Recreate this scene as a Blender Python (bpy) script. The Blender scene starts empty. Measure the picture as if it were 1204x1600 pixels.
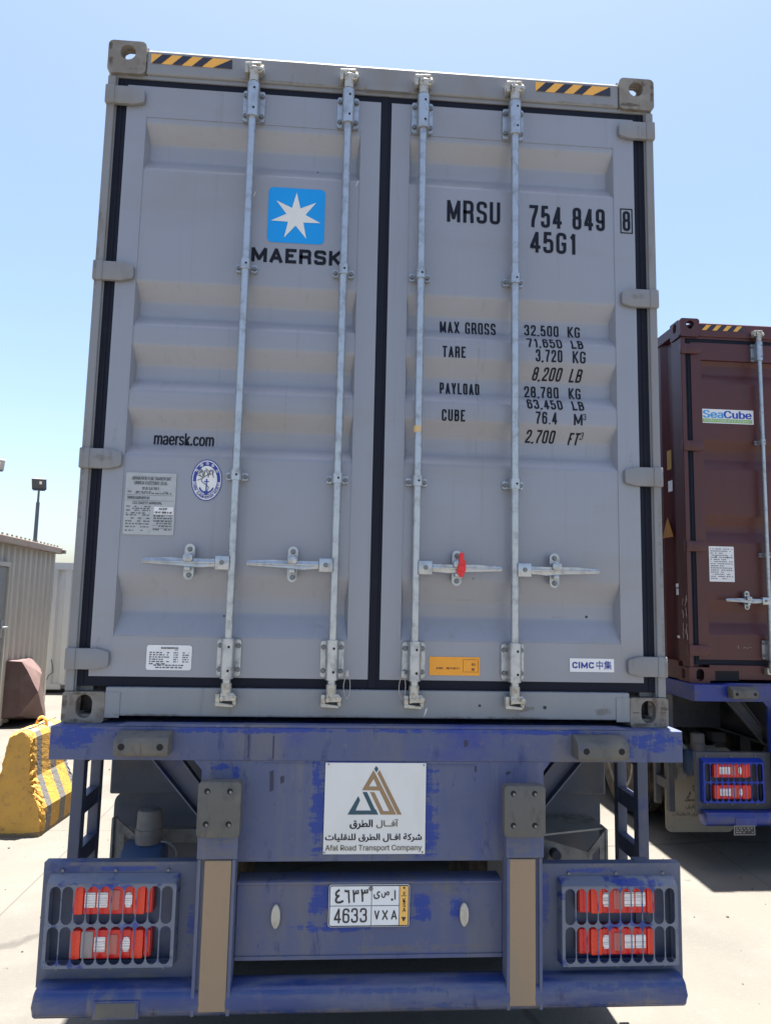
import bpy, bmesh, math, random
from mathutils import Vector, Matrix, noise
random.seed(7)
S = bpy.context.scene
COL = S.collection
R = math.radians

# ------------------------------------------------------------------ camera, light, exposure
cam = bpy.data.cameras.new('camera')
cam.sensor_fit = 'VERTICAL'
cam.sensor_height = 24.0
cam.lens = 1120 / 1600 * 24.0
cam.clip_start = 0.05
cam.clip_end = 3000
co = bpy.data.objects.new('camera', cam)
COL.objects.link(co)
co.location = (-0.18345, -2.95389, 1.94924)
co.rotation_euler = (1.68614203, -0.02117970, -0.07434242)
S.camera = co

SUN_EL, SUN_AZ = R(83.5), R(14)          # azimuth measured from +Y towards +X
W = bpy.data.worlds.new('World')
S.world = W
W.use_nodes = True
nt = W.node_tree
bg = nt.nodes['Background']
sky = nt.nodes.new('ShaderNodeTexSky')
sky.sky_type = 'NISHITA'
sky.sun_disc = False
sky.sun_elevation = SUN_EL
sky.sun_rotation = SUN_AZ
sky.altitude = 0
sky.air_density = 1.0
sky.dust_density = 2.0
sky.ozone_density = 2.0
nt.links.new(sky.outputs['Color'], bg.inputs['Color'])
bg.inputs['Strength'].default_value = 0.055
sl = bpy.data.lights.new('sun', 'SUN')
sl.energy = 5.0
sl.angle = R(0.5)
sl.color = (1.0, 0.955, 0.89)
so = bpy.data.objects.new('sun', sl)
COL.objects.link(so)
sd = Vector((math.sin(SUN_AZ) * math.cos(SUN_EL), math.cos(SUN_AZ) * math.cos(SUN_EL), math.sin(SUN_EL)))
so.rotation_euler = sd.to_track_quat('Z', 'Y').to_euler()
so.location = (0, 0, 30)
S.view_settings.view_transform = 'Standard'
S.view_settings.look = 'None'
S.view_settings.gamma = 1
S.view_settings.exposure = 2.30

# ------------------------------------------------------------------ helpers
def new_obj(name, data, parent=None):
    o = bpy.data.objects.new(name, data)
    COL.objects.link(o)
    if parent is not None:
        o.parent = parent
    return o

def thing(name, label, cat, loc=(0, 0, 0), rz=0, group=None):
    o = new_obj(name, None)
    o.empty_display_size = 0.2
    o.location = loc
    o.rotation_euler = (0, 0, rz)
    return tag(o, label, cat, group)

def tag(o, label, cat, group=None):
    o['label'] = label
    o['category'] = cat
    if group:
        o['group'] = group
    return o

class MB:
    """collects shapes into one mesh"""
    def __init__(self):
        self.bm = bmesh.new()

    def box(self, x0, x1, y0, y1, z0, z1, bev=0, seg=2, M=None):
        b = bmesh.new() if bev or M else self.bm
        vs = [b.verts.new((x, y, z)) for x in (x0, x1) for y in (y0, y1) for z in (z0, z1)]
        for f in ((0, 1, 3, 2), (4, 6, 7, 5), (0, 4, 5, 1), (2, 3, 7, 6), (0, 2, 6, 4), (1, 5, 7, 3)):
            b.faces.new([vs[i] for i in f])
        if bev:
            bmesh.ops.bevel(b, geom=b.edges[:], offset=bev, segments=seg, affect='EDGES', profile=0.5)
        if b is not self.bm:
            self.merge(b, M)
        return self

    def merge(self, b, M=None):
        if M is not None:
            b.transform(M)
        m = bpy.data.meshes.new('tmp')
        b.to_mesh(m)
        b.free()
        self.bm.from_mesh(m)
        bpy.data.meshes.remove(m)

    def prism(self, pts, a0, a1, axis='y', bev=0, M=None, seg=2):
        """polygon pts (2-D) extruded along an axis: y -> (x,z), x -> (y,z), z -> (x,y)"""
        b = bmesh.new()
        def P(u, v, a):
            return (u, a, v) if axis == 'y' else ((a, u, v) if axis == 'x' else (u, v, a))
        A = [b.verts.new(P(u, v, a0)) for u, v in pts]
        B = [b.verts.new(P(u, v, a1)) for u, v in pts]
        b.faces.new(A)
        b.faces.new(B[::-1])
        n = len(pts)
        for i in range(n):
            b.faces.new((A[i], B[i], B[(i + 1) % n], A[(i + 1) % n]))
        if bev:
            bmesh.ops.bevel(b, geom=b.edges[:], offset=bev, segments=seg, affect='EDGES', profile=0.5)
        self.merge(b, M)
        return self

    def cyl(self, p0, p1, r0, r1=None, seg=16):
        r1 = r0 if r1 is None else r1
        p0, p1 = Vector(p0), Vector(p1)
        d = (p1 - p0)
        q = d.to_track_quat('Z', 'Y').to_matrix()
        rings = []
        for p, r in ((p0, r0), (p1, r1)):
            rings.append([self.bm.verts.new(p + q @ Vector((r * math.cos(2 * math.pi * i / seg), r * math.sin(2 * math.pi * i / seg), 0))) for i in range(seg)])
        A, B = rings
        for i in range(seg):
            self.bm.faces.new((A[i], A[(i + 1) % seg], B[(i + 1) % seg], B[i]))
        self.bm.faces.new(A[::-1])
        self.bm.faces.new(B)
        return self

    def tube(self, pts, r, seg=8, closed=False):
        pts = [Vector(p) for p in pts]
        n = len(pts)
        rings = []
        for i, p in enumerate(pts):
            a = pts[i - 1] if i else pts[0]
            c = pts[i + 1] if i < n - 1 else pts[-1]
            t = (c - a).normalized()
            up = Vector((0, 0, 1)) if abs(t.z) < 0.9 else Vector((0, 1, 0))
            s = t.cross(up).normalized()
            u = s.cross(t)
            rings.append([self.bm.verts.new(p + r * (math.cos(2 * math.pi * k / seg) * s + math.sin(2 * math.pi * k / seg) * u)) for k in range(seg)])
        for i in range(n - 1):
            for k in range(seg):
                self.bm.faces.new((rings[i][k], rings[i][(k + 1) % seg], rings[i + 1][(k + 1) % seg], rings[i + 1][k]))
        self.bm.faces.new(rings[0][::-1])
        self.bm.faces.new(rings[-1])
        return self

    def lathe(self, prof, c, axis='x', seg=40):
        """prof = [(along, radius)]"""
        rings = []
        for a, r in prof:
            ring = []
            for i in range(seg):
                t = 2 * math.pi * i / seg
                u, v = r * math.cos(t), r * math.sin(t)
                p = (a, u, v) if axis == 'x' else ((u, a, v) if axis == 'y' else (u, v, a))
                ring.append(self.bm.verts.new((p[0] + c[0], p[1] + c[1], p[2] + c[2])))
            rings.append(ring)
        for j in range(len(rings) - 1):
            for i in range(seg):
                self.bm.faces.new((rings[j][i], rings[j][(i + 1) % seg], rings[j + 1][(i + 1) % seg], rings[j + 1][i]))
        self.bm.faces.new(rings[0][::-1])
        self.bm.faces.new(rings[-1])
        return self

    def flat(self, pts, y):
        """one flat polygon facing -y"""
        self.bm.faces.new([self.bm.verts.new((u, y, v)) for u, v in pts])
        return self

    def holed(self, outer, holes, a0, a1, axis='y', M=None):
        """plate with holes, real thickness"""
        b = bmesh.new()
        def P(u, v, a):
            return (u, a, v) if axis == 'y' else ((a, u, v) if axis == 'x' else (u, v, a))
        es = []
        for loop in [outer] + list(holes):
            vs = [b.verts.new(P(u, v, a0)) for u, v in loop]
            for i in range(len(vs)):
                es.append(b.edges.new((vs[i], vs[(i + 1) % len(vs)])))
        bmesh.ops.triangle_fill(b, use_beauty=True, edges=es)
        g = bmesh.ops.extrude_face_region(b, geom=b.faces[:])
        d = P(0, 0, a1 - a0)
        bmesh.ops.translate(b, verts=[v for v in g['geom'] if isinstance(v, bmesh.types.BMVert)], vec=d)
        self.merge(b, M)
        return self

    def each(self, name, mat, parent, smooth=30):
        '''every loose piece becomes an object of its own'''
        self.bm.verts.ensure_lookup_table()
        seen, out = set(), []
        for v0 in self.bm.verts:
            if v0 in seen:
                continue
            stack, isl = [v0], {v0}
            while stack:
                v = stack.pop()
                for e in v.link_edges:
                    w = e.other_vert(v)
                    if w not in isl:
                        isl.add(w)
                        stack.append(w)
            seen |= isl
            q = MB()
            idx = {v: q.bm.verts.new(v.co) for v in isl}
            for f in {f for v in isl for f in v.link_faces}:
                q.bm.faces.new([idx[v] for v in f.verts])
            out.append(q.build(name, mat, parent, smooth=smooth))
        self.bm.free()
        return out

    def build(self, name, mat, parent=None, smooth=None, bevel=0, keep=False):
        bm = self.bm
        if not keep:
            bmesh.ops.recalc_face_normals(bm, faces=bm.faces[:])
        m = bpy.data.meshes.new(name)
        bm.to_mesh(m)
        bm.free()
        m.materials.append(mat)
        if smooth:
            m.polygons.foreach_set('use_smooth', [True] * len(m.polygons))
            m.set_sharp_from_angle(angle=R(smooth))
        o = new_obj(name, m, parent)
        if bevel:
            bv = o.modifiers.new('bevel', 'BEVEL')
            bv.width = bevel
            bv.segments = 2
            bv.limit_method = 'ANGLE'
            bv.angle_limit = R(40)
        return o

def rrect(x0, x1, z0, z1, r, n=5):
    out = []
    for cx, cz, a in ((x1 - r, z1 - r, 0), (x0 + r, z1 - r, 90), (x0 + r, z0 + r, 180), (x1 - r, z0 + r, 270)):
        for i in range(n + 1):
            t = R(a + 90 * i / n)
            out.append((cx + r * math.cos(t), cz + r * math.sin(t)))
    return out

def circ(cx, cz, rx, rz=None, n=16):
    rz = rx if rz is None else rz
    return [(cx + rx * math.cos(2 * math.pi * i / n), cz + rz * math.sin(2 * math.pi * i / n)) for i in range(n)]

def stadium(cx, cz, w, h, n=6):
    r = w / 2
    return [(cx + r * math.cos(math.pi * i / n), cz + h / 2 - r + r * math.sin(math.pi * i / n)) for i in range(n + 1)] + \
           [(cx - r * math.cos(math.pi * i / n), cz - h / 2 + r - r * math.sin(math.pi * i / n)) for i in range(n + 1)]

# ------------------------------------------------------------------ materials
def mat(name, base, rough=0.6, metal=0.0, layers=(), bump=0.0, bump_scale=60, spec=0.5, rough_var=0.0, coat=0.0):
    """layers: (colour, scale xyz, threshold low, threshold high, detail, amount)"""
    m = bpy.data.materials.new(name)
    m.use_nodes = True
    n, l = m.node_tree.nodes, m.node_tree.links
    b = n['Principled BSDF']
    b.inputs['Roughness'].default_value = rough
    b.inputs['Metallic'].default_value = metal
    b.inputs['Specular IOR Level'].default_value = spec
    b.inputs['Coat Weight'].default_value = coat
    tc = n.new('ShaderNodeTexCoord')
    src = None
    rgb = n.new('ShaderNodeRGB')
    rgb.outputs[0].default_value = (*base, 1)
    src = rgb.outputs[0]
    for i, (colr, sc, lo, hi, det, amt) in enumerate(layers):
        mp = n.new('ShaderNodeMapping')
        l.new(tc.outputs['Object'], mp.inputs['Vector'])
        mp.inputs['Scale'].default_value = sc if isinstance(sc, tuple) else (sc, sc, sc)
        mp.inputs['Location'].default_value = (i * 3.7, i * 1.9, i * 5.3)
        nz = n.new('ShaderNodeTexNoise')
        nz.inputs['Scale'].default_value = 1
        nz.inputs['Detail'].default_value = det
        nz.inputs['Roughness'].default_value = 0.62
        l.new(mp.outputs[0], nz.inputs['Vector'])
        mr = n.new('ShaderNodeMapRange')
        mr.inputs['From Min'].default_value = lo
        mr.inputs['From Max'].default_value = hi
        mr.inputs['To Max'].default_value = amt
        mr.interpolation_type = 'SMOOTHSTEP'
        l.new(nz.outputs['Fac'], mr.inputs['Value'])
        mx = n.new('ShaderNodeMix')
        mx.data_type = 'RGBA'
        l.new(mr.outputs[0], mx.inputs[0])
        l.new(src, mx.inputs[6])
        mx.inputs[7].default_value = (*colr, 1)
        src = mx.outputs[2]
        if i == 0 and rough_var:
            mr2 = n.new('ShaderNodeMapRange')
            mr2.inputs['To Min'].default_value = rough
            mr2.inputs['To Max'].default_value = min(1, rough + rough_var)
            l.new(mr.outputs[0], mr2.inputs['Value'])
            l.new(mr2.outputs[0], b.inputs['Roughness'])
    l.new(src, b.inputs['Base Color'])
    if bump:
        nz = n.new('ShaderNodeTexNoise')
        nz.inputs['Scale'].default_value = bump_scale
        nz.inputs['Detail'].default_value = 5
        l.new(tc.outputs['Object'], nz.inputs['Vector'])
        bp = n.new('ShaderNodeBump')
        bp.inputs['Strength'].default_value = bump
        bp.inputs['Distance'].default_value = 0.01
        l.new(nz.outputs['Fac'], bp.inputs['Height'])
        l.new(bp.outputs[0], b.inputs['Normal'])
    return m

M = {}
M['grey'] = mat('grey_paint', (.222, .236, .276), .32, layers=[
    ((.200, .211, .243), 1.7, .45, .75, 6, .6), ((.242, .244, .262), (9, 9, .8), .52, .8, 5, .4), ((.11, .10, .095), 55, .70, .80, 6, .45), ((.150, .146, .142), (24, 24, .55), .55, .76, 7, .38), ((.20, .185, .165), (1.1, 1.1, 3.2), .5, .7, 7, .35)],
    bump=.05, bump_scale=9, rough_var=.12, spec=.75)
M['grey_frame'] = mat('grey_frame_paint', (.19, .196, .208), .48, layers=[
    ((.155, .14, .12), (3, 3, 1.2), .45, .75, 7, .7), ((.10, .075, .055), (14, 14, 3), .62, .78, 8, .8), ((.25, .24, .215), 20, .6, .8, 5, .4)],
    bump=.06, bump_scale=25, rough_var=.2)
M['grey_sill'] = mat('grey_sill_paint', (.19, .212, .235), .36, layers=[
    ((.245, .25, .25), (4, 4, 1), .42, .72, 6, .6), ((.105, .10, .095), (16, 16, 1.5), .55, .78, 6, .55), ((.085, .07, .05), 40, .68, .78, 6, .7)],
    bump=.1, bump_scale=10, rough_var=.2)
M['casting'] = mat('weathered_casting', (.16, .145, .125), .7, layers=[
    ((.225, .215, .19), 12, .42, .66, 7, .75), ((.07, .038, .022), (13, 13, 8), .52, .68, 8, .9), ((.16, .14, .12), 60, .55, .75, 6, .6)],
    bump=.3, bump_scale=45)
M['gasket'] = mat('door_gasket_rubber', (.006, .008, .017), .65, layers=[((.022, .024, .030), (2, 2, 6), .5, .8, 6, .3)], spec=.2, bump=.05)
M['galv'] = mat('galvanised_steel', (.41, .435, .46), .36, .75, layers=[
    ((.215, .225, .235), 26, .42, .72, 6, .7), ((.47, .475, .46), 9, .5, .75, 5, .5), ((.27, .21, .15), (40, 40, 9), .66, .78, 6, .6)],
    bump=.06, bump_scale=90, rough_var=.18)
M['cam'] = mat('cast_steel', (.42, .41, .37), .5, .5, layers=[((.22, .19, .15), 40, .45, .7, 7, .8), ((.58, .56, .5), 25, .55, .75, 5, .6)], bump=.2, bump_scale=80)
M['bolt'] = mat('bolt_steel', (.17, .175, .18), .5, .6, layers=[((.09, .085, .08), 80, .5, .75, 5, .6)])
M['hole'] = mat('bored_hole_dark', (.008, .008, .01), .9)
M['ink'] = mat('navy_lettering', (.006, .008, .016), .6, layers=[((.05, .05, .055), 90, .62, .78, 6, .4)], spec=.2)
M['ink_black'] = mat('black_print', (.02, .02, .022), .6, layers=[((.10, .10, .10), 90, .6, .8, 6, .4)])
M['logo_blue'] = mat('sky_blue_vinyl', (.004, .26, .66), .5, spec=.3, layers=[((.01, .28, .64), 6, .5, .8, 6, .4)])
M['logo_white'] = mat('star_vinyl', (.62, .62, .60), .5, layers=[((.52, .52, .51), 8, .5, .8, 6, .5)])
M['sticker'] = mat('white_sticker', (.66, .67, .68), .5, layers=[((.55, .55, .54), 12, .5, .75, 6, .5)])
M['plate_metal'] = mat('etched_data_plate', (.36, .375, .385), .42, .25, layers=[((.27, .28, .28), 20, .45, .75, 6, .6)])
M['print'] = mat('grey_print', (.10, .105, .115), .7, layers=[((.25, .25, .26), 140, .5, .7, 5, .8)])
M['orange'] = mat('orange_sticker', (.75, .31, .02), .5, layers=[((.62, .26, .03), 14, .5, .75, 5, .5)])
M['emblem_blue'] = mat('emblem_blue', (.018, .04, .25), .5)
M['haz_y'] = mat('hazard_yellow', (.72, .36, .055), .55, layers=[((.5, .31, .09), 18, .45, .75, 6, .6)])
M['haz_k'] = mat('hazard_black', (.014, .016, .032), .5, layers=[((.07, .065, .06), 30, .55, .78, 6, .5)])
DUST = (.074, .090, .168)
M['blue'] = mat('dusty_blue_paint', (.007, .024, .20), .4, layers=[
    (DUST, (1.9, 2.4, 3.0), .30, .50, 9, .95), ((.125, .122, .125), (5, 5, 1.2), .46, .72, 8, .65), ((.02, .034, .115), (20, 20, 6), .56, .70, 8, .7), ((.17, .14, .11), 34, .58, .74, 6, .5), ((.05, .035, .025), (70, 70, 30), .66, .74, 6, .7)],
    bump=.06, bump_scale=30, rough_var=.35)
M['blue_apron'] = mat('dusty_blue_plate_paint', (.009, .028, .19), .4, layers=[
    ((.080, .097, .170), (3.2, 3.2, 1.1), .27, .47, 9, .97), ((.055, .072, .16), (2.2, 2.2, 5), .48, .70, 8, .6), ((.145, .140, .145), (13, 13, .9), .46, .72, 8, .55), ((.022, .034, .10), (26, 26, 9), .58, .70, 8, .6), ((.17, .14, .11), 34, .60, .74, 6, .5), ((.05, .035, .025), (70, 70, 30), .66, .74, 6, .7)],
    bump=.05, bump_scale=22, rough_var=.35)
M['blue_dark'] = mat('grimy_blue_paint', (.075, .088, .13), .65, layers=[
    ((.03, .05, .17), (5, 5, 3), .52, .7, 8, .7), ((.15, .14, .125), 6, .50, .75, 8, .6), ((.035, .035, .04), (18, 18, 6), .58, .74, 7, .6)], bump=.1, bump_scale=30)
M['blue_fresh'] = mat('fresh_blue_paint', (.003, .025, .27), .42, spec=.3, layers=[((.02, .04, .19), (5, 5, 1.4), .5, .75, 8, .7), ((.10, .115, .20), 22, .58, .75, 7, .6)])
M['blue_far'] = mat('second_trailer_blue', (.007, .024, .19), .4, layers=[
    ((.045, .05, .085), (2, 2, 3), .50, .68, 8, .8), ((.12, .105, .085), 9, .58, .76, 7, .55)], bump=.05)
M['steel_dark'] = mat('dark_underframe', (.045, .05, .065), .7, layers=[((.095, .085, .07), 5, .45, .75, 8, .8), ((.02, .02, .025), 14, .5, .75, 6, .6)], bump=.12)
M['khaki'] = mat('dusty_rubber_block', (.092, .091, .085), .75, layers=[
    ((.155, .135, .105), (4, 4, 8), .47, .72, 7, .75), ((.05, .052, .058), (18, 18, 7), .5, .7, 7, .7), ((.05, .06, .13), 9, .64, .75, 6, .6)], bump=.15)
M['tan'] = mat('tan_reflective_strip', (.26, .185, .115), .6, layers=[
    ((.215, .165, .115), (6, 6, 1.5), .42, .7, 7, .7), ((.17, .135, .11), 40, .6, .75, 7, .6)], bump=.05)
M['tyre'] = mat('tyre_rubber', (.03, .029, .028), .85, layers=[((.16, .125, .09), 5, .38, .66, 8, .75)], bump=.25, bump_scale=40)
M['rim'] = mat('wheel_steel', (.30, .29, .27), .6, .2, layers=[((.15, .12, .10), 8, .4, .7, 7, .8)])
M['flap'] = mat('beige_mud_flap', (.30, .265, .21), .8, layers=[((.19, .165, .135), 5, .45, .75, 8, .7)], bump=.1)
M['flap_print'] = mat('faded_flap_print', (.07, .065, .06), .8, layers=[((.22, .19, .15), 30, .48, .7, 6, .8)])
M['red'] = mat('red_lamp_lens', (.56, .016, .016), .14, layers=[((.50, .05, .035), (30, 30, 60), .5, .75, 4, .5)], bump=.12, bump_scale=160)
M['reflex'] = mat('orange_red_reflex', (.72, .042, .018), .2, layers=[((.55, .05, .02), 110, .48, .62, 3, .8)], bump=.25, bump_scale=220)
M['pink'] = mat('dim_red_lens', (.42, .115, .10), .22, layers=[((.34, .14, .13), 18, .45, .7, 5, .7)])
M['clear'] = mat('clear_lamp_lens', (.80, .77, .74), .16, layers=[((.42, .38, .37), (2, 2, 260), .50, .58, 1, .8), ((.6, .45, .42), 40, .5, .7, 4, .5)], bump=.06, bump_scale=60)
M['lamp_grey'] = mat('faded_lens', (.27, .24, .24), .4, layers=[((.20, .18, .18), 14, .45, .7, 6, .6)])
M['lamp_body'] = mat('lamp_housing_plastic', (.30, .02, .018), .5)
M['tank_blue'] = mat('tank_blue', (.055, .10, .20), .55, layers=[((.12, .125, .15), 8, .45, .75, 7, .7)], bump=.05)
M['cap_grey'] = mat('dusty_grey_cap', (.20, .185, .17), .8, layers=[((.12, .11, .105), 12, .45, .75, 7, .7)], bump=.1)
M['bracket'] = mat('zinc_bracket', (.30, .285, .25), .6, .2, layers=[((.13, .115, .10), 14, .45, .7, 7, .8)], bump=.1)
M['sign'] = mat('white_sign_board', (.60, .61, .60), .45, layers=[((.52, .51, .48), (5, 5, 2), .45, .75, 7, .6), ((.35, .32, .28), 60, .68, .78, 6, .5)])
M['brown'] = mat('bronze_print', (.255, .165, .085), .55, layers=[((.21, .14, .08), 20, .5, .75, 5, .5)])
M['teal'] = mat('teal_print', (.018, .062, .09), .55)
M['olive'] = mat('olive_print', (.14, .115, .075), .6)
M['plate_white'] = mat('number_plate_white', (.64, .665, .68), .38, layers=[((.5, .5, .5), 14, .5, .78, 6, .5)])
M['plate_gold'] = mat('number_plate_gold', (.72, .42, .10), .45, layers=[((.55, .33, .12), 30, .5, .75, 6, .5)])
M['oval'] = mat('side_marker_cream', (.40, .38, .32), .5, layers=[((.26, .24, .2), 20, .45, .7, 6, .6)])
M['seal'] = mat('red_plastic_seal', (.62, .02, .025), .35)
M['maroon'] = mat('maroon_container_paint', (.062, .0115, .0115), .42, layers=[
    ((.076, .0155, .0135), 2, .42, .7, 6, .7), ((.034, .014, .0155), (8, 8, 1), .5, .75, 7, .6), ((.19, .13, .11), 60, .70, .8, 6, .5)], bump=.06, bump_scale=14, rough_var=.15)
M['chalk'] = mat('chalk_mark', (.42, .37, .35), .9, layers=[((.16, .09, .085), 90, .45, .6, 5, .8)])
M['sc_light'] = mat('sticker_light_blue', (.03, .30, .66), .5)
M['sc_dark'] = mat('sticker_royal_blue', (.010, .05, .36), .5)
M['sc_green'] = mat('sticker_green', (.20, .42, .09), .5)
M['shed'] = mat('beige_cladding', (.44, .415, .36), .6, layers=[
    ((.36, .335, .285), (4, 4, 1), .45, .75, 7, .6), ((.22, .17, .12), (22, 22, 3), .62, .78, 7, .6)], bump=.03)
M['shed_trim'] = mat('rusty_flashing', (.22, .18, .15), .7, layers=[((.20, .10, .06), 7, .45, .7, 8, .8), ((.29, .27, .24), 14, .55, .75, 6, .6)], bump=.1)
M['door_grey'] = mat('grey_shed_door', (.19, .195, .19), .5, layers=[((.25, .24, .21), 3, .45, .7, 6, .6)])
M['white_box'] = mat('white_cabin_paint', (.52, .52, .50), .5, layers=[((.42, .40, .36), (3, 3, 1), .45, .75, 7, .6)])
M['pole'] = mat('lamp_pole_paint', (.075, .085, .105), .5, .2, layers=[((.10, .11, .13), 3, .45, .7, 5, .5)])
M['flood'] = mat('floodlight_casing', (.035, .045, .055), .5, layers=[((.05, .06, .065), 8, .45, .7, 5, .5)])
M['dusky'] = mat('dusty_maroon_concrete', (.115, .070, .064), .8, layers=[
    ((.165, .115, .104), 3.2, .42, .7, 8, .7), ((.07, .04, .04), 7, .55, .75, 7, .7)], bump=.25, bump_scale=10)
M['wire'] = mat('seal_wire', (.33, .34, .35), .4, .7)

# ground
def ground_mat():
    m = mat('pale_asphalt_yard', (.110, .100, .085), .9, layers=[
        ((.088, .083, .074), .55, .40, .68, 9, .8), ((.122, .114, .100), 2.1, .45, .72, 8, .7), ((.066, .062, .057), (.9, .35, 1), .58, .78, 9, .6),
        ((.052, .050, .046), 9, .64, .75, 8, .6), ((.135, .127, .114), 40, .55, .75, 5, .5), ((.05, .045, .04), 95, .66, .74, 3, .7)], bump=.45, bump_scale=55)
    n, l = m.node_tree.nodes, m.node_tree.links
    b = n['Principled BSDF']
    src = b.inputs['Base Color'].links[0].from_socket
    tc = [x for x in n if x.type == 'TEX_COORD'][0]
    vo = n.new('ShaderNodeTexVoronoi')
    vo.feature = 'DISTANCE_TO_EDGE'
    vo.inputs['Scale'].default_value = .33
    nz = n.new('ShaderNodeTexNoise')
    nz.inputs['Scale'].default_value = 1.1
    nz.inputs['Detail'].default_value = 6
    ad = n.new('ShaderNodeMix')
    ad.data_type = 'VECTOR'
    ad.inputs[0].default_value = .35
    l.new(tc.outputs['Object'], nz.inputs['Vector'])
    l.new(tc.outputs['Object'], ad.inputs[4])
    l.new(nz.outputs['Color'], ad.inputs[5])
    l.new(ad.outputs[1], vo.inputs['Vector'])
    mr = n.new('ShaderNodeMapRange')
    mr.inputs['From Min'].default_value = .0015
    mr.inputs['From Max'].default_value = .005
    mr.inputs['To Min'].default_value = .55
    mr.inputs['To Max'].default_value = 0
    l.new(vo.outputs['Distance'], mr.inputs['Value'])
    mx = n.new('ShaderNodeMix')
    mx.data_type = 'RGBA'
    l.new(mr.outputs[0], mx.inputs[0])
    l.new(src, mx.inputs[6])
    mx.inputs[7].default_value = (.040, .036, .032, 1)
    # slab joints every five metres
    sp = n.new('ShaderNodeSeparateXYZ')
    l.new(tc.outputs['Object'], sp.inputs[0])
    src = mx.outputs[2]
    for ax, off in (('X', 2.1), ('Y', 1.72)):
        a = n.new('ShaderNodeMath')
        a.operation = 'ADD'
        a.inputs[1].default_value = off
        l.new(sp.outputs[ax], a.inputs[0])
        p = n.new('ShaderNodeMath')
        p.operation = 'PINGPONG'
        p.inputs[1].default_value = 2.5
        l.new(a.outputs[0], p.inputs[0])
        c = n.new('ShaderNodeMath')
        c.operation = 'LESS_THAN'
        c.inputs[1].default_value = .005
        l.new(p.outputs[0], c.inputs[0])
        f = n.new('ShaderNodeMath')
        f.operation = 'MULTIPLY'
        f.inputs[1].default_value = .65
        l.new(c.outputs[0], f.inputs[0])
        mj = n.new('ShaderNodeMix')
        mj.data_type = 'RGBA'
        l.new(f.outputs[0], mj.inputs[0])
        l.new(src, mj.inputs[6])
        mj.inputs[7].default_value = (.045, .041, .036, 1)
        src = mj.outputs[2]
    l.new(src, b.inputs['Base Color'])
    return m
M['ground'] = ground_mat()

# ------------------------------------------------------------------ lettering
import os
def ui_font():
    # Blender's own interface font (ships with it); the built-in font serves where it is missing
    try:
        p = os.path.join(bpy.utils.system_resource('DATAFILES'), 'fonts', 'Inter.woff2')
        return bpy.data.fonts.load(p) if os.path.exists(p) else None
    except Exception:
        return None
FONT = ui_font()
def text_bm(body, x0, x1, z0, z1, smear=0.0, bold=0.0, shear=0.0, smear_z=0.0):
    """built-in font, stretched to an exact rectangle in the XZ plane (y = 0)"""
    c = bpy.data.curves.new('t', 'FONT')
    c.body = body
    c.size = 1
    if FONT and all(ord(q) < 128 for q in body):
        c.font = FONT
    c.offset = bold
    c.shear = shear
    c.resolution_u = 3
    o = bpy.data.objects.new('t', c)
    COL.objects.link(o)
    bpy.context.view_layer.update()
    me = bpy.data.meshes.new_from_object(o.evaluated_get(bpy.context.evaluated_depsgraph_get()))
    bpy.data.objects.remove(o)
    bpy.data.curves.remove(c)
    b = bmesh.new()
    b.from_mesh(me)
    bpy.data.meshes.remove(me)
    if not b.verts:
        return b
    xs = [v.co.x for v in b.verts]
    ys = [v.co.y for v in b.verts]
    ax, bx, ay, by = min(xs), max(xs), min(ys), max(ys)
    X0, X1 = x0 + smear, x1 - smear
    Z0, Z1 = z0 + smear_z, z1 - smear_z
    for v in b.verts:
        v.co = Vector((X0 + (v.co.x - ax) / (bx - ax) * (X1 - X0), 0, Z0 + (v.co.y - ay) / max(1e-6, by - ay) * (Z1 - Z0)))
    if smear or smear_z:
        base = b.copy()
        k = 1
        shifts = [(-smear, 0), (smear, 0), (-smear / 2, 0), (smear / 2, 0)] if not smear_z else \
                 [(-smear, -smear_z), (smear, smear_z), (-smear, smear_z), (smear, -smear_z)]
        for sx, sz in shifts:
            d = base.copy()
            d.transform(Matrix.Translation((sx, -0.00015 * k, sz)))
            m = bpy.data.meshes.new('tmp')
            d.to_mesh(m)
            d.free()
            b.from_mesh(m)
            bpy.data.meshes.remove(m)
            k += 1
        base.free()
    # face -y
    for f in b.faces:
        f.normal_update()
        if f.normal.y > 0:
            f.normal_flip()
    return b

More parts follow.
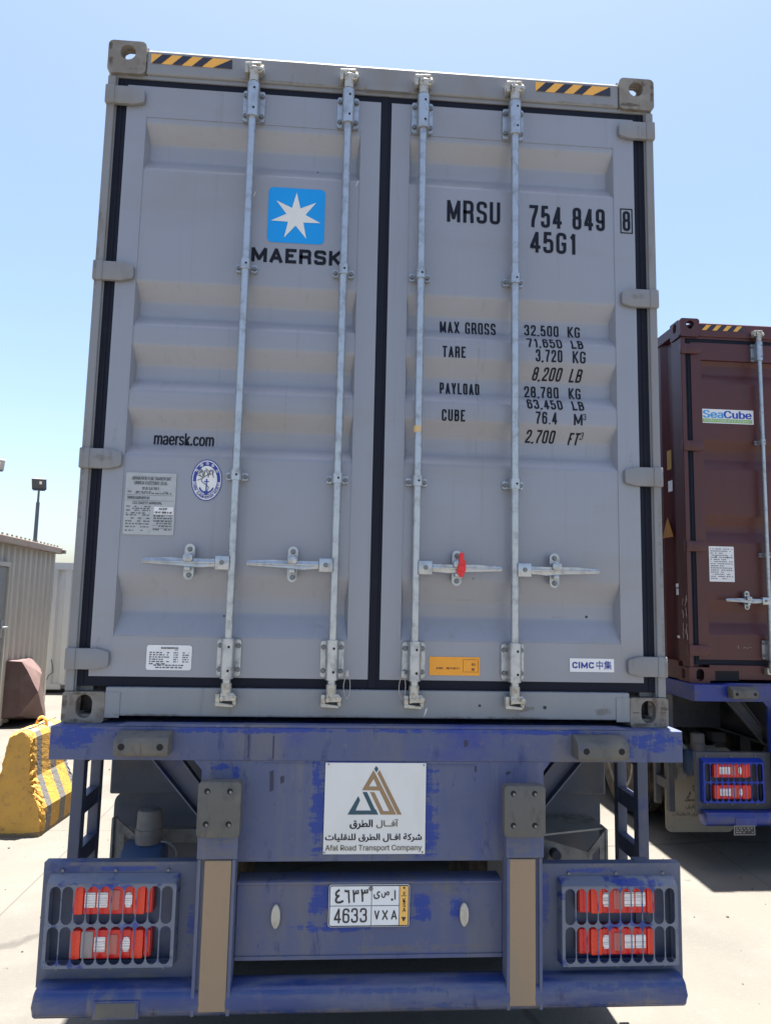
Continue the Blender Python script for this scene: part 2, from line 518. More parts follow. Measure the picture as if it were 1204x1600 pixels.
# condensed stencil-like capitals drawn as strokes of even weight: (u, v[, corner radius])
_Q = .42
GLYPH = {
 '0': (1, [[(.5, 1), (1, 1, _Q), (1, 0, _Q), (0, 0, _Q), (0, 1, _Q), (.5, 1)]]),
 '1': (.55, [[(0, .80), (.35, .84, .2), (.75, 1), (.75, 0)]]),
 '2': (1, [[(0, .70), (0, 1, _Q), (1, 1, _Q), (1, .60, .3), (.1, .16, .3), (0, 0), (1, 0)]]),
 '3': (1, [[(0, .74), (0, 1, _Q), (.96, 1, _Q), (.96, .53, _Q), (.38, .53)], [(.38, .53), (1, .53, _Q), (1, 0, _Q), (0, 0, _Q), (0, .26)]]),
 '4': (1, [[(.74, 0), (.74, 1), (0, .27), (0, .22), (1, .22)]]),
 '5': (1, [[(.94, 1), (.10, 1), (.04, .50), (.2, .62, .15), (1, .62, _Q), (1, 0, _Q), (0, 0, _Q), (0, .25)]]),
 '6': (1, [[(.98, .76), (.98, 1, _Q), (0, 1, _Q), (0, 0, _Q), (1, 0, _Q), (1, .60, _Q), (.10, .60)]]),
 '7': (.95, [[(0, 1), (1, 1), (.92, .80, .2), (.38, .3, .5), (.34, 0)]]),
 '8': (1, [[(.5, .53), (.04, .53, _Q), (.04, 1, _Q), (.96, 1, _Q), (.96, .53, _Q), (.5, .53)], [(.5, .53), (0, .53, _Q), (0, 0, _Q), (1, 0, _Q), (1, .53, _Q), (.5, .53)]]),
 '9': (1, [[(.02, .24), (.02, 0, _Q), (1, 0, _Q), (1, 1, _Q), (0, 1, _Q), (0, .40, _Q), (.90, .40)]]),
 'A': (1.08, [[(0, 0), (.5, 1), (1, 0)], [(.17, .26), (.83, .26)]]),
 'B': (1, [[(.0, .53), (.95, .53, _Q), (.95, 1, _Q), (0, 1), (0, 0), (1, 0, _Q), (1, .53, _Q), (.3, .53)]]),
 'C': (1, [[(1, .70), (1, 1, _Q), (0, 1, _Q), (0, 0, _Q), (1, 0, _Q), (1, .30)]]),
 'D': (1, [[(0, .5), (0, 1), (1, 1, _Q), (1, 0, _Q), (0, 0), (0, .5)]]),
 'E': (.88, [[(1, 1), (0, 1), (0, 0), (1, 0)], [(0, .53), (.85, .53)]]),
 'F': (.88, [[(1, 1), (0, 1), (0, 0)], [(0, .51), (.85, .51)]]),
 'G': (1, [[(1, .72), (1, 1, _Q), (0, 1, _Q), (0, 0, _Q), (.98, 0, _Q), (.98, .46), (.52, .46)]]),
 'I': (.01, [[(.5, 0), (.5, 1)]]),
 'K': (1.02, [[(0, 0), (0, 1)], [(.95, 1), (.04, .40)], [(.30, .58), (1, 0)]]),
 'L': (.85, [[(0, 1), (0, 0), (1, 0)]]),
 'M': (1.4, [[(0, 0), (0, 1), (.5, .12), (1, 1), (1, 0)]]),
 'O': (1, [[(.5, 1), (1, 1, _Q), (1, 0, _Q), (0, 0, _Q), (0, 1, _Q), (.5, 1)]]),
 'P': (.98, [[(0, 0), (0, 1), (1, 1, _Q), (1, .44, _Q), (0, .44)]]),
 'R': (1.02, [[(0, 0), (0, 1), (.98, 1, _Q), (.98, .48, _Q), (0, .48)], [(.45, .48), (.94, .48, .3), (1, 0)]]),
 'S': (1, [[(1, .75), (1, 1, _Q), (0, 1, _Q), (0, .56, .36), (1, .46, .36), (1, 0, _Q), (0, 0, _Q), (0, .26)]]),
 'T': (.95, [[(0, 1), (1, 1)], [(.5, 1), (.5, 0)]]),
 'U': (1, [[(0, 1), (0, 0, _Q), (1, 0, _Q), (1, 1)]]),
 'V': (1.05, [[(0, 1), (.5, 0), (1, 1)]]),
 'X': (1.05, [[(0, 0), (1, 1)], [(0, 1), (1, 0)]]),
 'Y': (1.08, [[(0, 1), (.5, .44), (1, 1)], [(.5, .50), (.5, 0)]]),
 '.': (.01, [[(.5, 0), (.5, .02)]]),
 ',': (.01, [[(.5, 0.03), (.5, 0), (-4, -.13)]]),
}
def stroke_bm(body, x0, x1, z0, z1, sw=.012, q=1.0, gap=.55, shear=0.0):
    b = bmesh.new()
    h = z1 - z0
    gw = sw * (1 + gap)                    # advance beyond the glyph's own centre-line width
    free = sum(GLYPH[c][0] if c in GLYPH else .34 for c in body)
    n = len(body)
    tot = (x1 - x0) - sw - gw * (n - 1)
    unit = tot / free
    x = x0 + sw / 2
    k = 0
    for c in body:
        w = (GLYPH[c][0] if c in GLYPH else .34) * unit
        for path in (GLYPH[c][1] if c in GLYPH else ()):
            P = [(Vector((x + p[0] * w if c not in ',' else x + p[0] * .0012, z0 + sw / 2 + p[1] * (h - sw))), (p[2] if len(p) > 2 else 0) * q) for p in path]
            pts = []
            for i, (p, r) in enumerate(P):
                if r and 0 < i < len(P) - 1:
                    rr = r * unit
                    a, d = P[i - 1][0] - p, P[i + 1][0] - p
                    ta, td = min(rr, a.length * .5), min(rr * 1.15, d.length * .5)
                    A, D = p + a.normalized() * ta, p + d.normalized() * td
                    for j in range(8):
                        t = j / 7
                        pts.append(A * (1 - t) ** 2 + p * 2 * t * (1 - t) * .94 + (A + D) * .06 * t * (1 - t) + D * t * t)
                else:
                    pts.append(p)
            full = pts
            cl = [pts[0]]
            for p in pts[1:]:
                if (p - cl[-1]).length > 1e-6:
                    cl.append(p)
            closed = (cl[0] - cl[-1]).length < 1e-5
            runs = [cl]
            if not closed:
                runs = [[cl[0]]]
                for i in range(1, len(cl)):
                    runs[-1].append(cl[i])
                    if i < len(cl) - 1:
                        ta, td = (cl[i] - cl[i - 1]).normalized(), (cl[i + 1] - cl[i]).normalized()
                        if ta.dot(td) < -.35:
                            runs.append([cl[i]])
            for ri, cl in enumerate(runs):
                if closed:
                    cl.pop()
                m_ = len(cl)
                Lr = []
                for i, p in enumerate(cl):
                    a = cl[i - 1] if (i or closed) else None
                    d = cl[(i + 1) % m_] if (i < m_ - 1 or closed) else None
                    ta = (p - a).normalized() if a is not None else (d - p).normalized()
                    td = (d - p).normalized() if d is not None else ta
                    na, nd = Vector((-ta.y, ta.x)), Vector((-td.y, td.x))
                    nn = (na + nd)
                    nn = nn.normalized() if nn.length > 1e-4 else na
                    mit = sw / 2 / max(.45, nn.dot(na))
                    e = Vector((0, 0))
                    if not closed and i in (0, m_ - 1):
                        if (i == 0 and ri > 0) or (i and ri < len(runs) - 1):
                            e = ta * sw * .28 * (-1 if i == 0 else 1)
                            Lr.append((p + nn * mit + e, p - nn * mit + e))
                            continue
                        u_, v_ = path[0 if i == 0 else -1][:2]
                        if (v_ in (0, 1) and abs(ta.y) > .3) or (u_ in (0, 1) and abs(ta.x) > .9):
                            e = ta * sw / 2 * (-1 if i == 0 else 1)
                    Lr.append((p + nn * mit + e, p - nn * mit + e))
                y = -.00012 * (k % 3)
                k += 1
                V = [[b.verts.new((v.x + shear * (v.y - z0), y, v.y)) for v in pr] for pr in Lr]
                for i in range(m_ if closed else m_ - 1):
                    A, D = V[i], V[(i + 1) % m_]
                    try:
                        b.faces.new((A[0], A[1], D[1], D[0]))
                    except ValueError:
                        pass
        x += w + gw
    for f in b.faces:
        f.normal_update()
        if f.normal.y > 0:
            f.normal_flip()
    return b

def texts(name, items, mat_, parent, y, yfun=None, breaks=(), **kw):
    """several strings as one lettering mesh; yfun(z) lays it on a ribbed door"""
    rows = kw.pop('rows', False)
    mb = MB()
    for it in items:
        body, x0, x1, z0, z1 = it[:5]
        k = dict(kw)
        if len(it) > 5:
            k.update(it[5])
        if 'sw' in k:
            k = {a: v for a, v in k.items() if a in ('sw', 'q', 'gap', 'shear')}
        b = stroke_bm(body, x0, x1, z0, z1, **k) if 'sw' in k else text_bm(body, x0, x1, z0, z1, **k)
        if yfun:
            for zb in breaks:
                if z0 - .01 < zb < z1 + .01:
                    bmesh.ops.bisect_plane(b, geom=b.verts[:] + b.edges[:] + b.faces[:], plane_co=(0, 0, zb), plane_no=(0, 0, 1))
            for v in b.verts:
                v.co.y += yfun(v.co.z)
        else:
            for v in b.verts:
                v.co.y += y
        mb.merge(b)
        if rows:
            last = mb.build(name, mat_, parent, keep=True)
            mb = MB()
    if rows:
        return last
    return mb.build(name, mat_, parent, keep=True)

def fine_print(mb, x0, x1, z0, z1, y, seed, density=.75):
    """rows of tiny unreadable print as little dashes"""
    rnd = random.Random(seed)
    x = x0
    while x < x1:
        w = rnd.uniform(.004, .016)
        if rnd.random() < density:
            mb.flat([(x, z0), (min(x + w, x1), z0), (min(x + w, x1), z1), (x, z1)], y)
        x += w + rnd.uniform(.002, .005)

# ------------------------------------------------------------------ ground
mb = MB()
mb.bm.faces.new([mb.bm.verts.new(p) for p in ((-900, -900, 0), (900, -900, 0), (900, 900, 0), (-900, 900, 0))])
g = mb.build('ground', M['ground'])
g['kind'] = 'structure'

# loose grit lying on the yard
m = MB()
rnd = random.Random(21)
for i in range(520):
    sd_ = rnd.choice((-1, 1))
    x, y, r = sd_ * rnd.uniform(1.25, 4.2), rnd.uniform(-.6, 9.5) ** 1, rnd.choice((.003, .004, .005, .006, .009))
    b_ = bmesh.new()
    bmesh.ops.create_icosphere(b_, subdivisions=1, radius=r)
    for v in b_.verts:
        v.co *= rnd.uniform(.7, 1.25)
    m.merge(b_, Matrix.Translation((x, y, r * .45)))
g2 = m.build('gravel', mat('yard_grit', (.075, .068, .058), .9, layers=[((.13, .12, .10), 9, .45, .6, 3, .9)]))
g2['kind'] = 'stuff'

# ------------------------------------------------------------------ shipping container
DY = 0.012           # door face, behind the frame face (y = 0)
RIB = 0.045

def door_profile(ribs):
    pts = [(2.56, DY + .003)]
    for a, b, c, d in ribs:
        pts += [(a, DY + .003), (b, DY + .003 + RIB), (c, DY + .003 + RIB), (d, DY + .003)]
    pts.append((.335, DY + .003))
    # every bend is a pressed radius, not a crease
    out = [pts[0]]
    for (z0, y0), (z1, y1), (z2, y2) in zip(pts, pts[1:], pts[2:]):
        a = Vector((z0 - z1, y0 - y1))
        c = Vector((z2 - z1, y2 - y1))
        p = Vector((z1, y1))
        A, Cc = p + a.normalized() * min(.012, a.length * .45), p + c.normalized() * min(.012, c.length * .45)
        for j in range(6):
            t = j / 5
            q = A * (1 - t) ** 2 + p * 2 * t * (1 - t) + Cc * t * t
            out.append((q.x, q.y))
    out.append(pts[-1])
    return out

def yfun_of(pts):
    def f(z):
        for (za, ya), (zb, yb) in zip(pts, pts[1:]):
            if zb <= z <= za:
                t = (za - z) / max(1e-9, za - zb)
                return ya + (yb - ya) * t - .0018
        return DY - .0018
    return f

def casting(mb, sx, ztop, top):
    """corner casting with real openings; sx = +-1 side, y from the rear face inwards"""
    xo, xi = sx * 1.2195, sx * 1.0575
    x0, x1 = min(xo, xi), max(xo, xi)
    z0, z1 = (ztop - .152, ztop) if top else (ztop, ztop + .118)
    cx = sx * 1.135
    cz = z0 + .098 if top else z0 + .062
    hole = stadium(cx, cz, .066 if top else .062, .070 if top else .092, 8)
    out = rrect(x0, x1, z0, z1, .022 if top else .012, 4)
    mb.holed(out, [hole], -.006, .026)
    # side plate with opening
    mb.holed(rrect(.026, .172, z0 + .004, z1 - .004, .01, 3), [stadium(.092, z0 + (.095 if top else .06), .058, .08, 8)],
             xo - sx * .030, xo - sx * .001, axis='x')
    # top / bottom plate with opening
    zz = (z1 - .028, z1 - .002) if top else (z0 + .002, z0 + .028)
    mb.holed(rrect(min(xi, xo - sx * .031), max(xi, xo - sx * .031), .026, .172, .008, 3),
             [circ(sx * 1.130, .098, .048 if top else .036, .062 if top else .046, 14)], zz[0], zz[1], axis='z')
    # inner walls
    mb.box(min(xi, xi + sx * .012), max(xi, xi + sx * .012), .026, .172, z0 + .028, z1 - .028)
    if top:
        mb.box(x0 + .03, x1 - .03, .027, .172, z0 + .001, z0 + .030)
    else:
        mb.box(x0 + .03, x1 - .03, .150, .172, z0 + .028, z1 - .002)

def make_container(name, label, loc, paint, frame_paint, sill_paint, cast_mat, ribs, group=None, is_grey=True):
    t = thing(name, label, 'container', loc, 0, group)
    H, L = 2.885, 12.19
    # corner posts: outer strip with a stepped inner lip
    for s in (-1, 1):
        m = MB()
        a, b = sorted((s * 1.2155, s * 1.181))
        m.box(a, b, 0, .11, .118, H - .15, .005)
        a, b = sorted((s * 1.1805, s * 1.12))
        m.box(a, b, .045, .11, .118, H - .15)
        a, b = sorted((s * 1.1808, s * 1.1758))
        m.box(a, b, .012, .044, .118, H - .15)
        m.build('corner_post', frame_paint, t)
    # header and sill
    m = MB()
    m.box(-1.058, 1.058, 0, .09, 2.752, H - .018, .010, 3)
    m.box(-1.20, 1.20, .012, .09, 2.735, 2.7515)
    if is_grey:
        m.prism([(-.10, 2.750), (.10, 2.750), (.085, 2.777), (-.085, 2.777)], -.004, -.0005)
    m.build('header_rail', frame_paint, t)
    m = MB()
    m.box(-1.058, 1.058, 0, .10, .026, .137, .005)
    m.box(-1.058, -1.0, -.003, -.0005, .02, .117)
    m.box(1.0, 1.058, -.003, -.0005, .02, .117)
    if not is_grey:
        pass
    m.build('door_sill', sill_paint, t)
    if not is_grey:
        for s in (-1, 1):
            m = MB()
            x = s * .92
            m.box(x - .095, x + .095, -.004, -.001, .02, .093)
            m.build('fork_pocket', M['hole'], t)
    # castings, rear and front
    for s in (-1, 1):
        for top in (0, 1):
            m = MB()
            casting(m, s, H + .012 if top else 0.0, top)
            c = m.build('corner_casting', cast_mat, t)
            c2 = c.copy()
            COL.objects.link(c2)
            c2.parent = t
            c2.matrix_local = Matrix.Translation((0, L, 0)) @ Matrix.Diagonal((1, -1, 1, 1))
    # corrugated side walls
    for s in (-1, 1):
        m = MB()
        prof = []
        y = .11
        while y < L - .35:
            prof += [(y, 0), (y + .072, 0), (y + .140, 1), (y + .210, 1)]
            y += .278
        prof += [(L - .11, 0)]
        V = []
        for yy, d in prof:
            x = s * (1.205 - .036 * d)
            V.append((m.bm.verts.new((x, yy, .15)), m.bm.verts.new((x, yy, H - .09))))
        for p, q in zip(V, V[1:]):
            m.bm.faces.new((p[0], q[0], q[1], p[1]))
        m.build('side_wall', paint, t)
        m = MB()
        a, b = sorted((s * 1.2165, s * 1.15))
        m.box(a, b, .172, L - .172, .012, .15)
        a, b = sorted((s * 1.2165, s * 1.155))
        m.box(a, b, .172, L - .172, H - .09, H - .01)
        m.build('side_rail', frame_paint, t)
    m = MB()
    m.box(-1.19, 1.19, L - .06, L - .02, .02, H - .02)
    m.build('front_wall', paint, t)
    m = MB()
    m.box(-1.155, 1.155, .09, L - .06, H - .03, H - .005)
    for i in range(40):
        y = .35 + i * .29
        m.box(-1.1, 1.1, y, y + .12, H - .0049, H + .012)
    m.build('roof', paint, t)
    m = MB()
    m.box(-1.149, 1.149, .1001, L - .06, .03, .15)
    m.build('floor', M['steel_dark'], t)

    # doors
    PR = door_profile(ribs)
    doors = []
    for side, (xa, xb, pa, pb) in enumerate(((-1.131, -.028, -1.046, -.115), (.020, 1.125, .103, 1.030))):
        m = MB()
        z0, z1 = .177, 2.703
        yb_ = .062
        m.box(xa, pa, DY, yb_, z0, z1)
        m.box(pb, xb, DY, yb_, z0, z1)
        m.box(pa, pb, DY + .0005, yb_, z0, .335)
        m.box(pa, pb, DY + .0005, yb_, 2.56, z1)
        # ribbed panel with sloping rib ends
        e = .014
        bm = m.bm
        y_ = DY + .003
        for (za, ya), (zb, yb) in zip(PR, PR[1:]):
            qa, qb = e * (ya - y_) / RIB, e * (yb - y_) / RIB
            v = [bm.verts.new((pa + qa, ya, za)), bm.verts.new((pb - qa, ya, za)), bm.verts.new((pb - qb, yb, zb)), bm.verts.new((pa + qb, yb, zb))]
            bm.faces.new(v)
            if ya > y_ + 1e-5 or yb > y_ + 1e-5:
                for x, q in ((pa, 1), (pb, -1)):
                    P_ = [(x, y_, za), (x + q * qa, ya, za), (x + q * qb, yb, zb), (x, y_, zb)]
                    P_ = [p for k_, p in enumerate(P_) if (Vector(p) - Vector(P_[k_ - 1])).length > 1e-6]
                    if len(P_) > 2:
                        bm.faces.new([bm.verts.new(p) for p in P_])
        bmesh.ops.remove_doubles(bm, verts=bm.verts[:], dist=.0001)
        d = m.build('door', paint, t, smooth=24)
        doors.append(d)
        # gasket: dark rubber round the leaf
        m = MB()
        y0, y1 = DY + .006, .05
        if side == 0:
            m.box(-1.1752, -1.1312, y0, y1, .138, 2.7345)
            m.box(-1.1311, -.028, y0, y1, .138, .1768)
            m.box(-1.1311, -.028, y0, y1, 2.7032, 2.7345)
            m.box(-.0279, .0065, y0 - .004, y1, .138, 2.7345, .003)
            m.tube([(-1.155, y0 + .001, .14), (-1.155, y0 + .001, 2.73)], .006, 6)
        else:
            m.box(1.1252, 1.1752, y0, y1, .138, 2.7345)
            m.box(.0066, 1.1251, y0, y1, .138, .1768)
            m.box(.0066, 1.1251, y0, y1, 2.7032, 2.7345)
            m.box(.0066, .0199, y0, y1, .1769, 2.7031)
            m.tube([(1.152, y0 + .001, .14), (1.152, y0 + .001, 2.73)], .006, 6)
        m.build('gasket', M['gasket'], d)
        # hinges
        s = -1 if side == 0 else 1
        for zc in (2.642, 1.846, 1.047, .245):
            m = MB()
            xo = s * 1.2185
            tip = s * 1.052
            mid = s * 1.10
            pts = [(xo, zc - .041), (mid, zc - .041), (tip + s * .006, zc - .030), (tip, zc - .022), (tip, zc + .022), (tip + s * .006, zc + .030), (mid, zc + .041), (xo, zc + .041)]
            m.prism(pts, -.010, .0115, bev=.004)
            a, b = sorted((s * 1.2195, s * 1.178))
            m.box(a, b, -.0145, .03, zc - .0425, zc + .0425, .006)
            m.build('hinge', frame_paint, d, smooth=35)
        # locking bars
        bars = (-.585, -.174) if side == 0 else (.156, .565)
        for bi, bx in enumerate(bars):
            by = -.040
            m = MB()
            m.cyl((bx, by, .135), (bx, by, 2.748), .0168, seg=20)
            m.build('locking_bar', M['galv'], d, smooth=40)
            for zc in (2.630, .258):
                m = MB()
                m.holed(rrect(bx - .047, bx + .047, zc - .072, zc + .072, .010, 3), [], -.004, DY - .0004)
                m.cyl((bx, by, zc - .078), (bx, by, zc + .078), .0265, seg=24)
                m.box(bx - .0265, bx + .0265, by, -.003, zc - .068, zc + .068)
                br = m.build('bar_bracket', M['galv'], d, smooth=35)
                m = MB()
                for dx in (-.036, .036):
                    for dz in (-.047, .047):
                        m.cyl((bx + dx, -.0041, zc + dz), (bx + dx, -.013, zc + dz), .0105, .0085, seg=10)
                m.each('bracket_bolt', M['bolt'], br)
                m = MB()
                for dz in (-.046, .046):
                    m.cyl((bx + .006, by - .020, zc + dz), (bx + .006, by - .0268, zc + dz), .0052, seg=10)
                m.each('bolt_hole', M['hole'], br)
            for zc in (1.886, .990):
                m = MB()
                m.holed(rrect(bx - .044, bx + .044, zc - .016, zc + .016, .006, 3), [], -.004, DY + .002)
                m.cyl((bx, by, zc - .021), (bx, by, zc + .021), .0225, seg=20)
                m.box(bx - .0225, bx + .0225, by, -.003, zc - .019, zc + .019)
                br = m.build('bar_bracket', M['galv'], d, smooth=35)
                m = MB()
                for dx in (-.034, .034):
                    m.cyl((bx + dx, -.0041, zc), (bx + dx, -.013, zc), .0098, .008, seg=10)
                m.each('bracket_bolt', M['bolt'], br)
                m = MB()
                m.cyl((bx + .004, by - .016, zc), (bx + .004, by - .0230, zc), .0048, seg=10)
                m.each('bolt_hole', M['hole'], br)
            # cams and their keepers
            for zc, up in ((2.752, 1), (.127, -1)):
                m = MB()
                m.cyl((bx, by, zc - up * .035), (bx, by, zc + up * .012), .0205, seg=16)
                m.prism([(bx - .020, zc), (bx + .028, zc), (bx + .044, zc + up * .016), (bx + .036, zc + up * .034), (bx + .012, zc + up * .026), (bx - .020, zc + up * .036)][::up], by - .018, by + .020, bev=.004)
                m.box(bx - .040, bx - .022, by - .010, .002, min(zc + up * .004, zc + up * .042), max(zc + up * .004, zc + up * .042), .004)
                m.box(bx + .024, bx + .040, by + .0, .002, min(zc + up * .028, zc + up * .052), max(zc + up * .028, zc + up * .052), .004)
                m.prism([(bx - .040, zc + up * .036), (bx + .030, zc + up * .046), (bx + .030, zc + up * .056), (bx - .040, zc + up * .052)][::up], by - .012, .003, bev=.003)
                m.cyl((bx - .012, by - .026, zc + up * .022), (bx - .012, by + .02, zc + up * .022), .0085, seg=10)
                m.cyl((bx + .026, by - .028, zc + up * .014), (bx + .026, by + .01, zc + up * .014), .007, seg=10)
                m.build('bar_cam', M['cam'], d, smooth=30)
            # handle, hub and keeper; s points away from the middle gap
            zc = .634
            m = MB()
            hx = bx + s * .037
            a, b = sorted((bx + s * .008, bx + s * .064))
            m.box(a, b, by - .024, by + .012, zc - .029, zc + .027, .004)
            hub = m.build('handle_hub', M['galv'], d, smooth=35)
            m = MB()
            tip = bx + s * .35
            x1 = bx + s * .064
            xm = bx + s * .20
            pts = [(x1, zc - .018), (bx + s * .13, zc - .021), (xm, zc - .015), (tip, zc - .010), (tip + s * .004, zc), (tip, zc + .012), (bx + s * .25, zc + .016), (xm, zc + .014), (bx + s * .12, zc + .014), (x1, zc + .015)]
            m.prism(pts if s < 0 else pts[::-1], by - .014, by - .001, bev=.003)
            m.prism([(x1, zc - .005), (tip, zc - .003), (tip, zc + .003), (x1, zc + .004)][::-s], by - .020, by - .010, bev=.003)
            m.build('door_handle', M['galv'], d, smooth=35)
            kx = bx + s * .170
            m = MB()
            m.holed(stadium(kx, zc + .036, .040, .074, 8), [], by + .010, by + .016)
            m.box(kx - .012, kx + .012, by + .016, DY + .0025, zc - .055, zc + .06)
            m.prism(rrect(kx - .019, kx + .019, zc + .002, zc + .030, .008, 3), by - .030, by - .0145, bev=.003)
            m.box(kx - .006, kx + .006, by - .024, by + .012, zc + .025, zc + .033)
            m.holed(stadium(kx - .001, zc - .036, .040, .070, 8), [], by + .010, by + .016)
            m.box(kx - .013, kx + .010, by - .022, by + .012, zc - .034, zc - .019, .003)
            kp = m.build('handle_keeper', M['galv'], d, smooth=35)
            m = MB()
            for dz in (.052, -.052):
                m.cyl((kx, by + .0099, zc + dz), (kx, by + .001, zc + dz), .0105, .0085, seg=12)
            m.each('keeper_bolt', M['bolt'], kp)
            m = MB()
            m.cyl((hx, by - .0241, zc), (hx, by - .031, zc), .0095, .008, seg=12)
            m.build('hub_bolt', M['bolt'], hub, smooth=30)
    # hazard tape on the header
    for s in (-1, 1):
        x0, x1 = (-1.037, -.688) if s < 0 else (.669, 1.0165)
        z0, z1 = (2.802, 2.847) if is_grey else (2.805, 2.850)
        m = MB()
        m.flat([(x0, z0), (x1, z0), (x1, z1), (x0, z1)], -.0012)
        base = m.build('hazard_tape', M['haz_y' if is_grey else 'haz_k'], t, keep=True)
        m = MB()
        n = 4
        w = (x1 - x0) / n
        for i in range(n):
            if is_grey:
                q = [(x0 + i * w + w * .02, z0), (x0 + i * w + w * .50, z0), (x0 + i * w + w * 1.02, z1), (x0 + i * w + w * .54, z1)]
                if i == n - 1:
                    q = [(x0 + i * w + w * .06, z0), (x1, z0), (x1, z1 - .006), (x0 + i * w + w * .97, z1)][:4]
            else:
                q = [(x0 + i * w, z0), (x0 + i * w + w * .42, z0), (x0 + i * w + w * .92, z1), (x0 + i * w + w * .46, z1)]
            m.flat(q, -.0024)
        m.build('tape_stripe', M['haz_k' if is_grey else 'haz_y'], base, keep=True)
    return t, doors, PR

GRIBS = [(2.535, 2.462, 2.388, 2.322), (1.818, 1.745, 1.682, 1.624), (1.540, 1.466, 1.406, 1.345), (1.264, 1.198, 1.130, 1.072), (.585, .492, .428, .342)]
DECK = 1.43
gc, gd, GP = make_container('shipping_container', 'grey high-cube shipping container with blue star logo, rear doors closed', (0, 0, DECK), M['grey'], M['grey_frame'], M['grey_sill'], M['casting'], GRIBS)
gy = yfun_of(GP)
gb = [z for z, _ in GP]
LD, RD = gd
FR = DY - .0016                  # decals on the flat door frame
def flat_decal(name, outline, mat_, parent, y):
    m = MB()
    m.flat(outline, y)
    return m.build(name, mat_, parent, keep=True)
PY = DY + .003 - .0016
# logo
lg = flat_decal('logo_panel', rrect(-.507, -.262, 2.021, 2.273, .022, 5), M['logo_blue'], LD, PY)
star = []
for i in range(14):
    a = math.pi / 2 + i * math.pi / 7
    r = .110 if i % 2 == 0 else .042
    star.append((-.3865 + r * math.cos(a) * 1.0, 2.143 + r * math.sin(a)))
m = MB()
b = m.bm
cv = b.verts.new((-.3865, PY - .0012, 2.143))
vs = [b.verts.new((x, PY - .0012, z)) for x, z in star]
for i in range(14):
    b.faces.new((cv, vs[i], vs[(i + 1) % 14]))
m.build('star', M['logo_white'], lg)
texts('shipping_line_name', [('MAERSK', -.570, -.186, 1.929, 1.995)], M['ink'], LD, PY, sw=.0148, q=.5, gap=.8)
texts('web_address', [('maersk.com', -.944, -.696, 1.124, 1.177)], M['ink'], LD, 0, gy, gb, smear=.0018)
# numbers
texts('container_number', [('MRSU', .274, .512, 2.161, 2.265), ('754 849', .644, .988, 2.159, 2.263), ('45G1', .647, .856, 2.041, 2.140)], M['ink'], RD, PY, sw=.0148, gap=.85, rows=True)
texts('check_digit', [('8', 1.069, 1.104, 2.165, 2.259)], M['ink'], RD, FR, sw=.0125)
m = MB()
m.holed([(1.058, 2.153), (1.115, 2.153), (1.115, 2.271), (1.058, 2.271)], [[(1.063, 2.158), (1.110, 2.158), (1.110, 2.266), (1.063, 2.266)]], FR, FR + .0008)
m.build('check_digit_box', M['ink'], RD)
W_ = [('MAX GROSS', .255, .503, 1.665, 1.722), ('TARE', .262, .363, 1.544, 1.594), ('PAYLOAD', .258, .432, 1.392, 1.444), ('CUBE', .262, .363, 1.263, 1.314),
      ('32,500', .632, .787, 1.673, 1.724), ('KG', .828, .884, 1.673, 1.724), ('71,650', .635, .789, 1.606, 1.654), ('LB', .831, .884, 1.607, 1.652),
      ('3,720', .671, .789, 1.543, 1.598), ('KG', .835, .893, 1.543, 1.597), ('8,200', .663, .791, 1.469, 1.522, dict(shear=.12)), ('LB', .829, .882, 1.468, 1.520, dict(shear=.12)),
      ('28,780', .631, .785, 1.391, 1.444), ('KG', .830, .884, 1.391, 1.443), ('63,450', .634, .790, 1.331, 1.380), ('LB', .833, .885, 1.331, 1.378),
      ('76.4', .670, .764, 1.266, 1.320), ('M', .838, .876, 1.266, 1.317), ('3', .879, .892, 1.290, 1.317, dict(sw=.003)), ('2,700', .634, .761, 1.190, 1.242, dict(shear=.08)),
      ('FT', .823, .868, 1.187, 1.236, dict(shear=.12)), ('3', .872, .886, 1.210, 1.239, dict(shear=.12, sw=.003))]
texts('weight_lettering', W_, M['ink'], RD, 0, gy, gb, sw=.0076, gap=.9, rows=True)
# class emblem: oval sticker with anchor
OX, OZ = -.7105, .974
em = flat_decal('class_emblem', circ(OX, OZ, .0625, .0865, 40), M['sticker'], LD, PY)
m = MB()
m.holed(circ(OX, OZ, .0625, .0865, 40), [circ(OX, OZ, .0590, .0825, 40)], PY - .0008, PY - .0004)
top_ring = [(OX + .0555 * math.cos(R(a)), OZ + .078 * math.sin(R(a))) for a in range(-6, 187, 8)] + [(OX + .044 * math.cos(R(a)), OZ + .062 * math.sin(R(a))) for a in range(186, -7, -8)]
m.flat(top_ring, PY - .0008)
m.holed(circ(OX, OZ, .0445, .0625, 36), [circ(OX, OZ, .0425, .0600, 36)], PY - .0008, PY - .0004)
# anchor
m.flat([(OX - .0025, OZ - .055), (OX + .0025, OZ - .055), (OX + .0025, OZ + .005), (OX - .0025, OZ + .005)], PY - .0010)
m.flat([(OX - .010, OZ - .008), (OX + .010, OZ - .008), (OX + .010, OZ - .004), (OX - .010, OZ - .004)], PY - .0012)
arc = [(OX + .032 * math.cos(R(a)), OZ - .022 + .034 * math.sin(R(a))) for a in range(200, 341, 10)]
arc2 = [(OX + .027 * math.cos(R(a)), OZ - .018 + .031 * math.sin(R(a))) for a in range(340, 199, -10)]
m.flat(arc + arc2, PY - .0014)
m.flat([(OX - .014, OZ - .050), (OX, OZ - .064), (OX + .014, OZ - .050), (OX, OZ - .042)], PY - .0016)
m.build('emblem_print', M['emblem_blue'], em, keep=True)
m = MB()
rnd = random.Random(3)
def squiggle(pts, r):
    m.tube([(x, PY - .001, z) for x, z in pts], r, 5)
squiggle([(OX - .030 + .058 * i / 16, OZ + .030 + .014 * math.sin(i * 1.1) + .006 * math.sin(i * 2.3)) for i in range(17)], .0016)
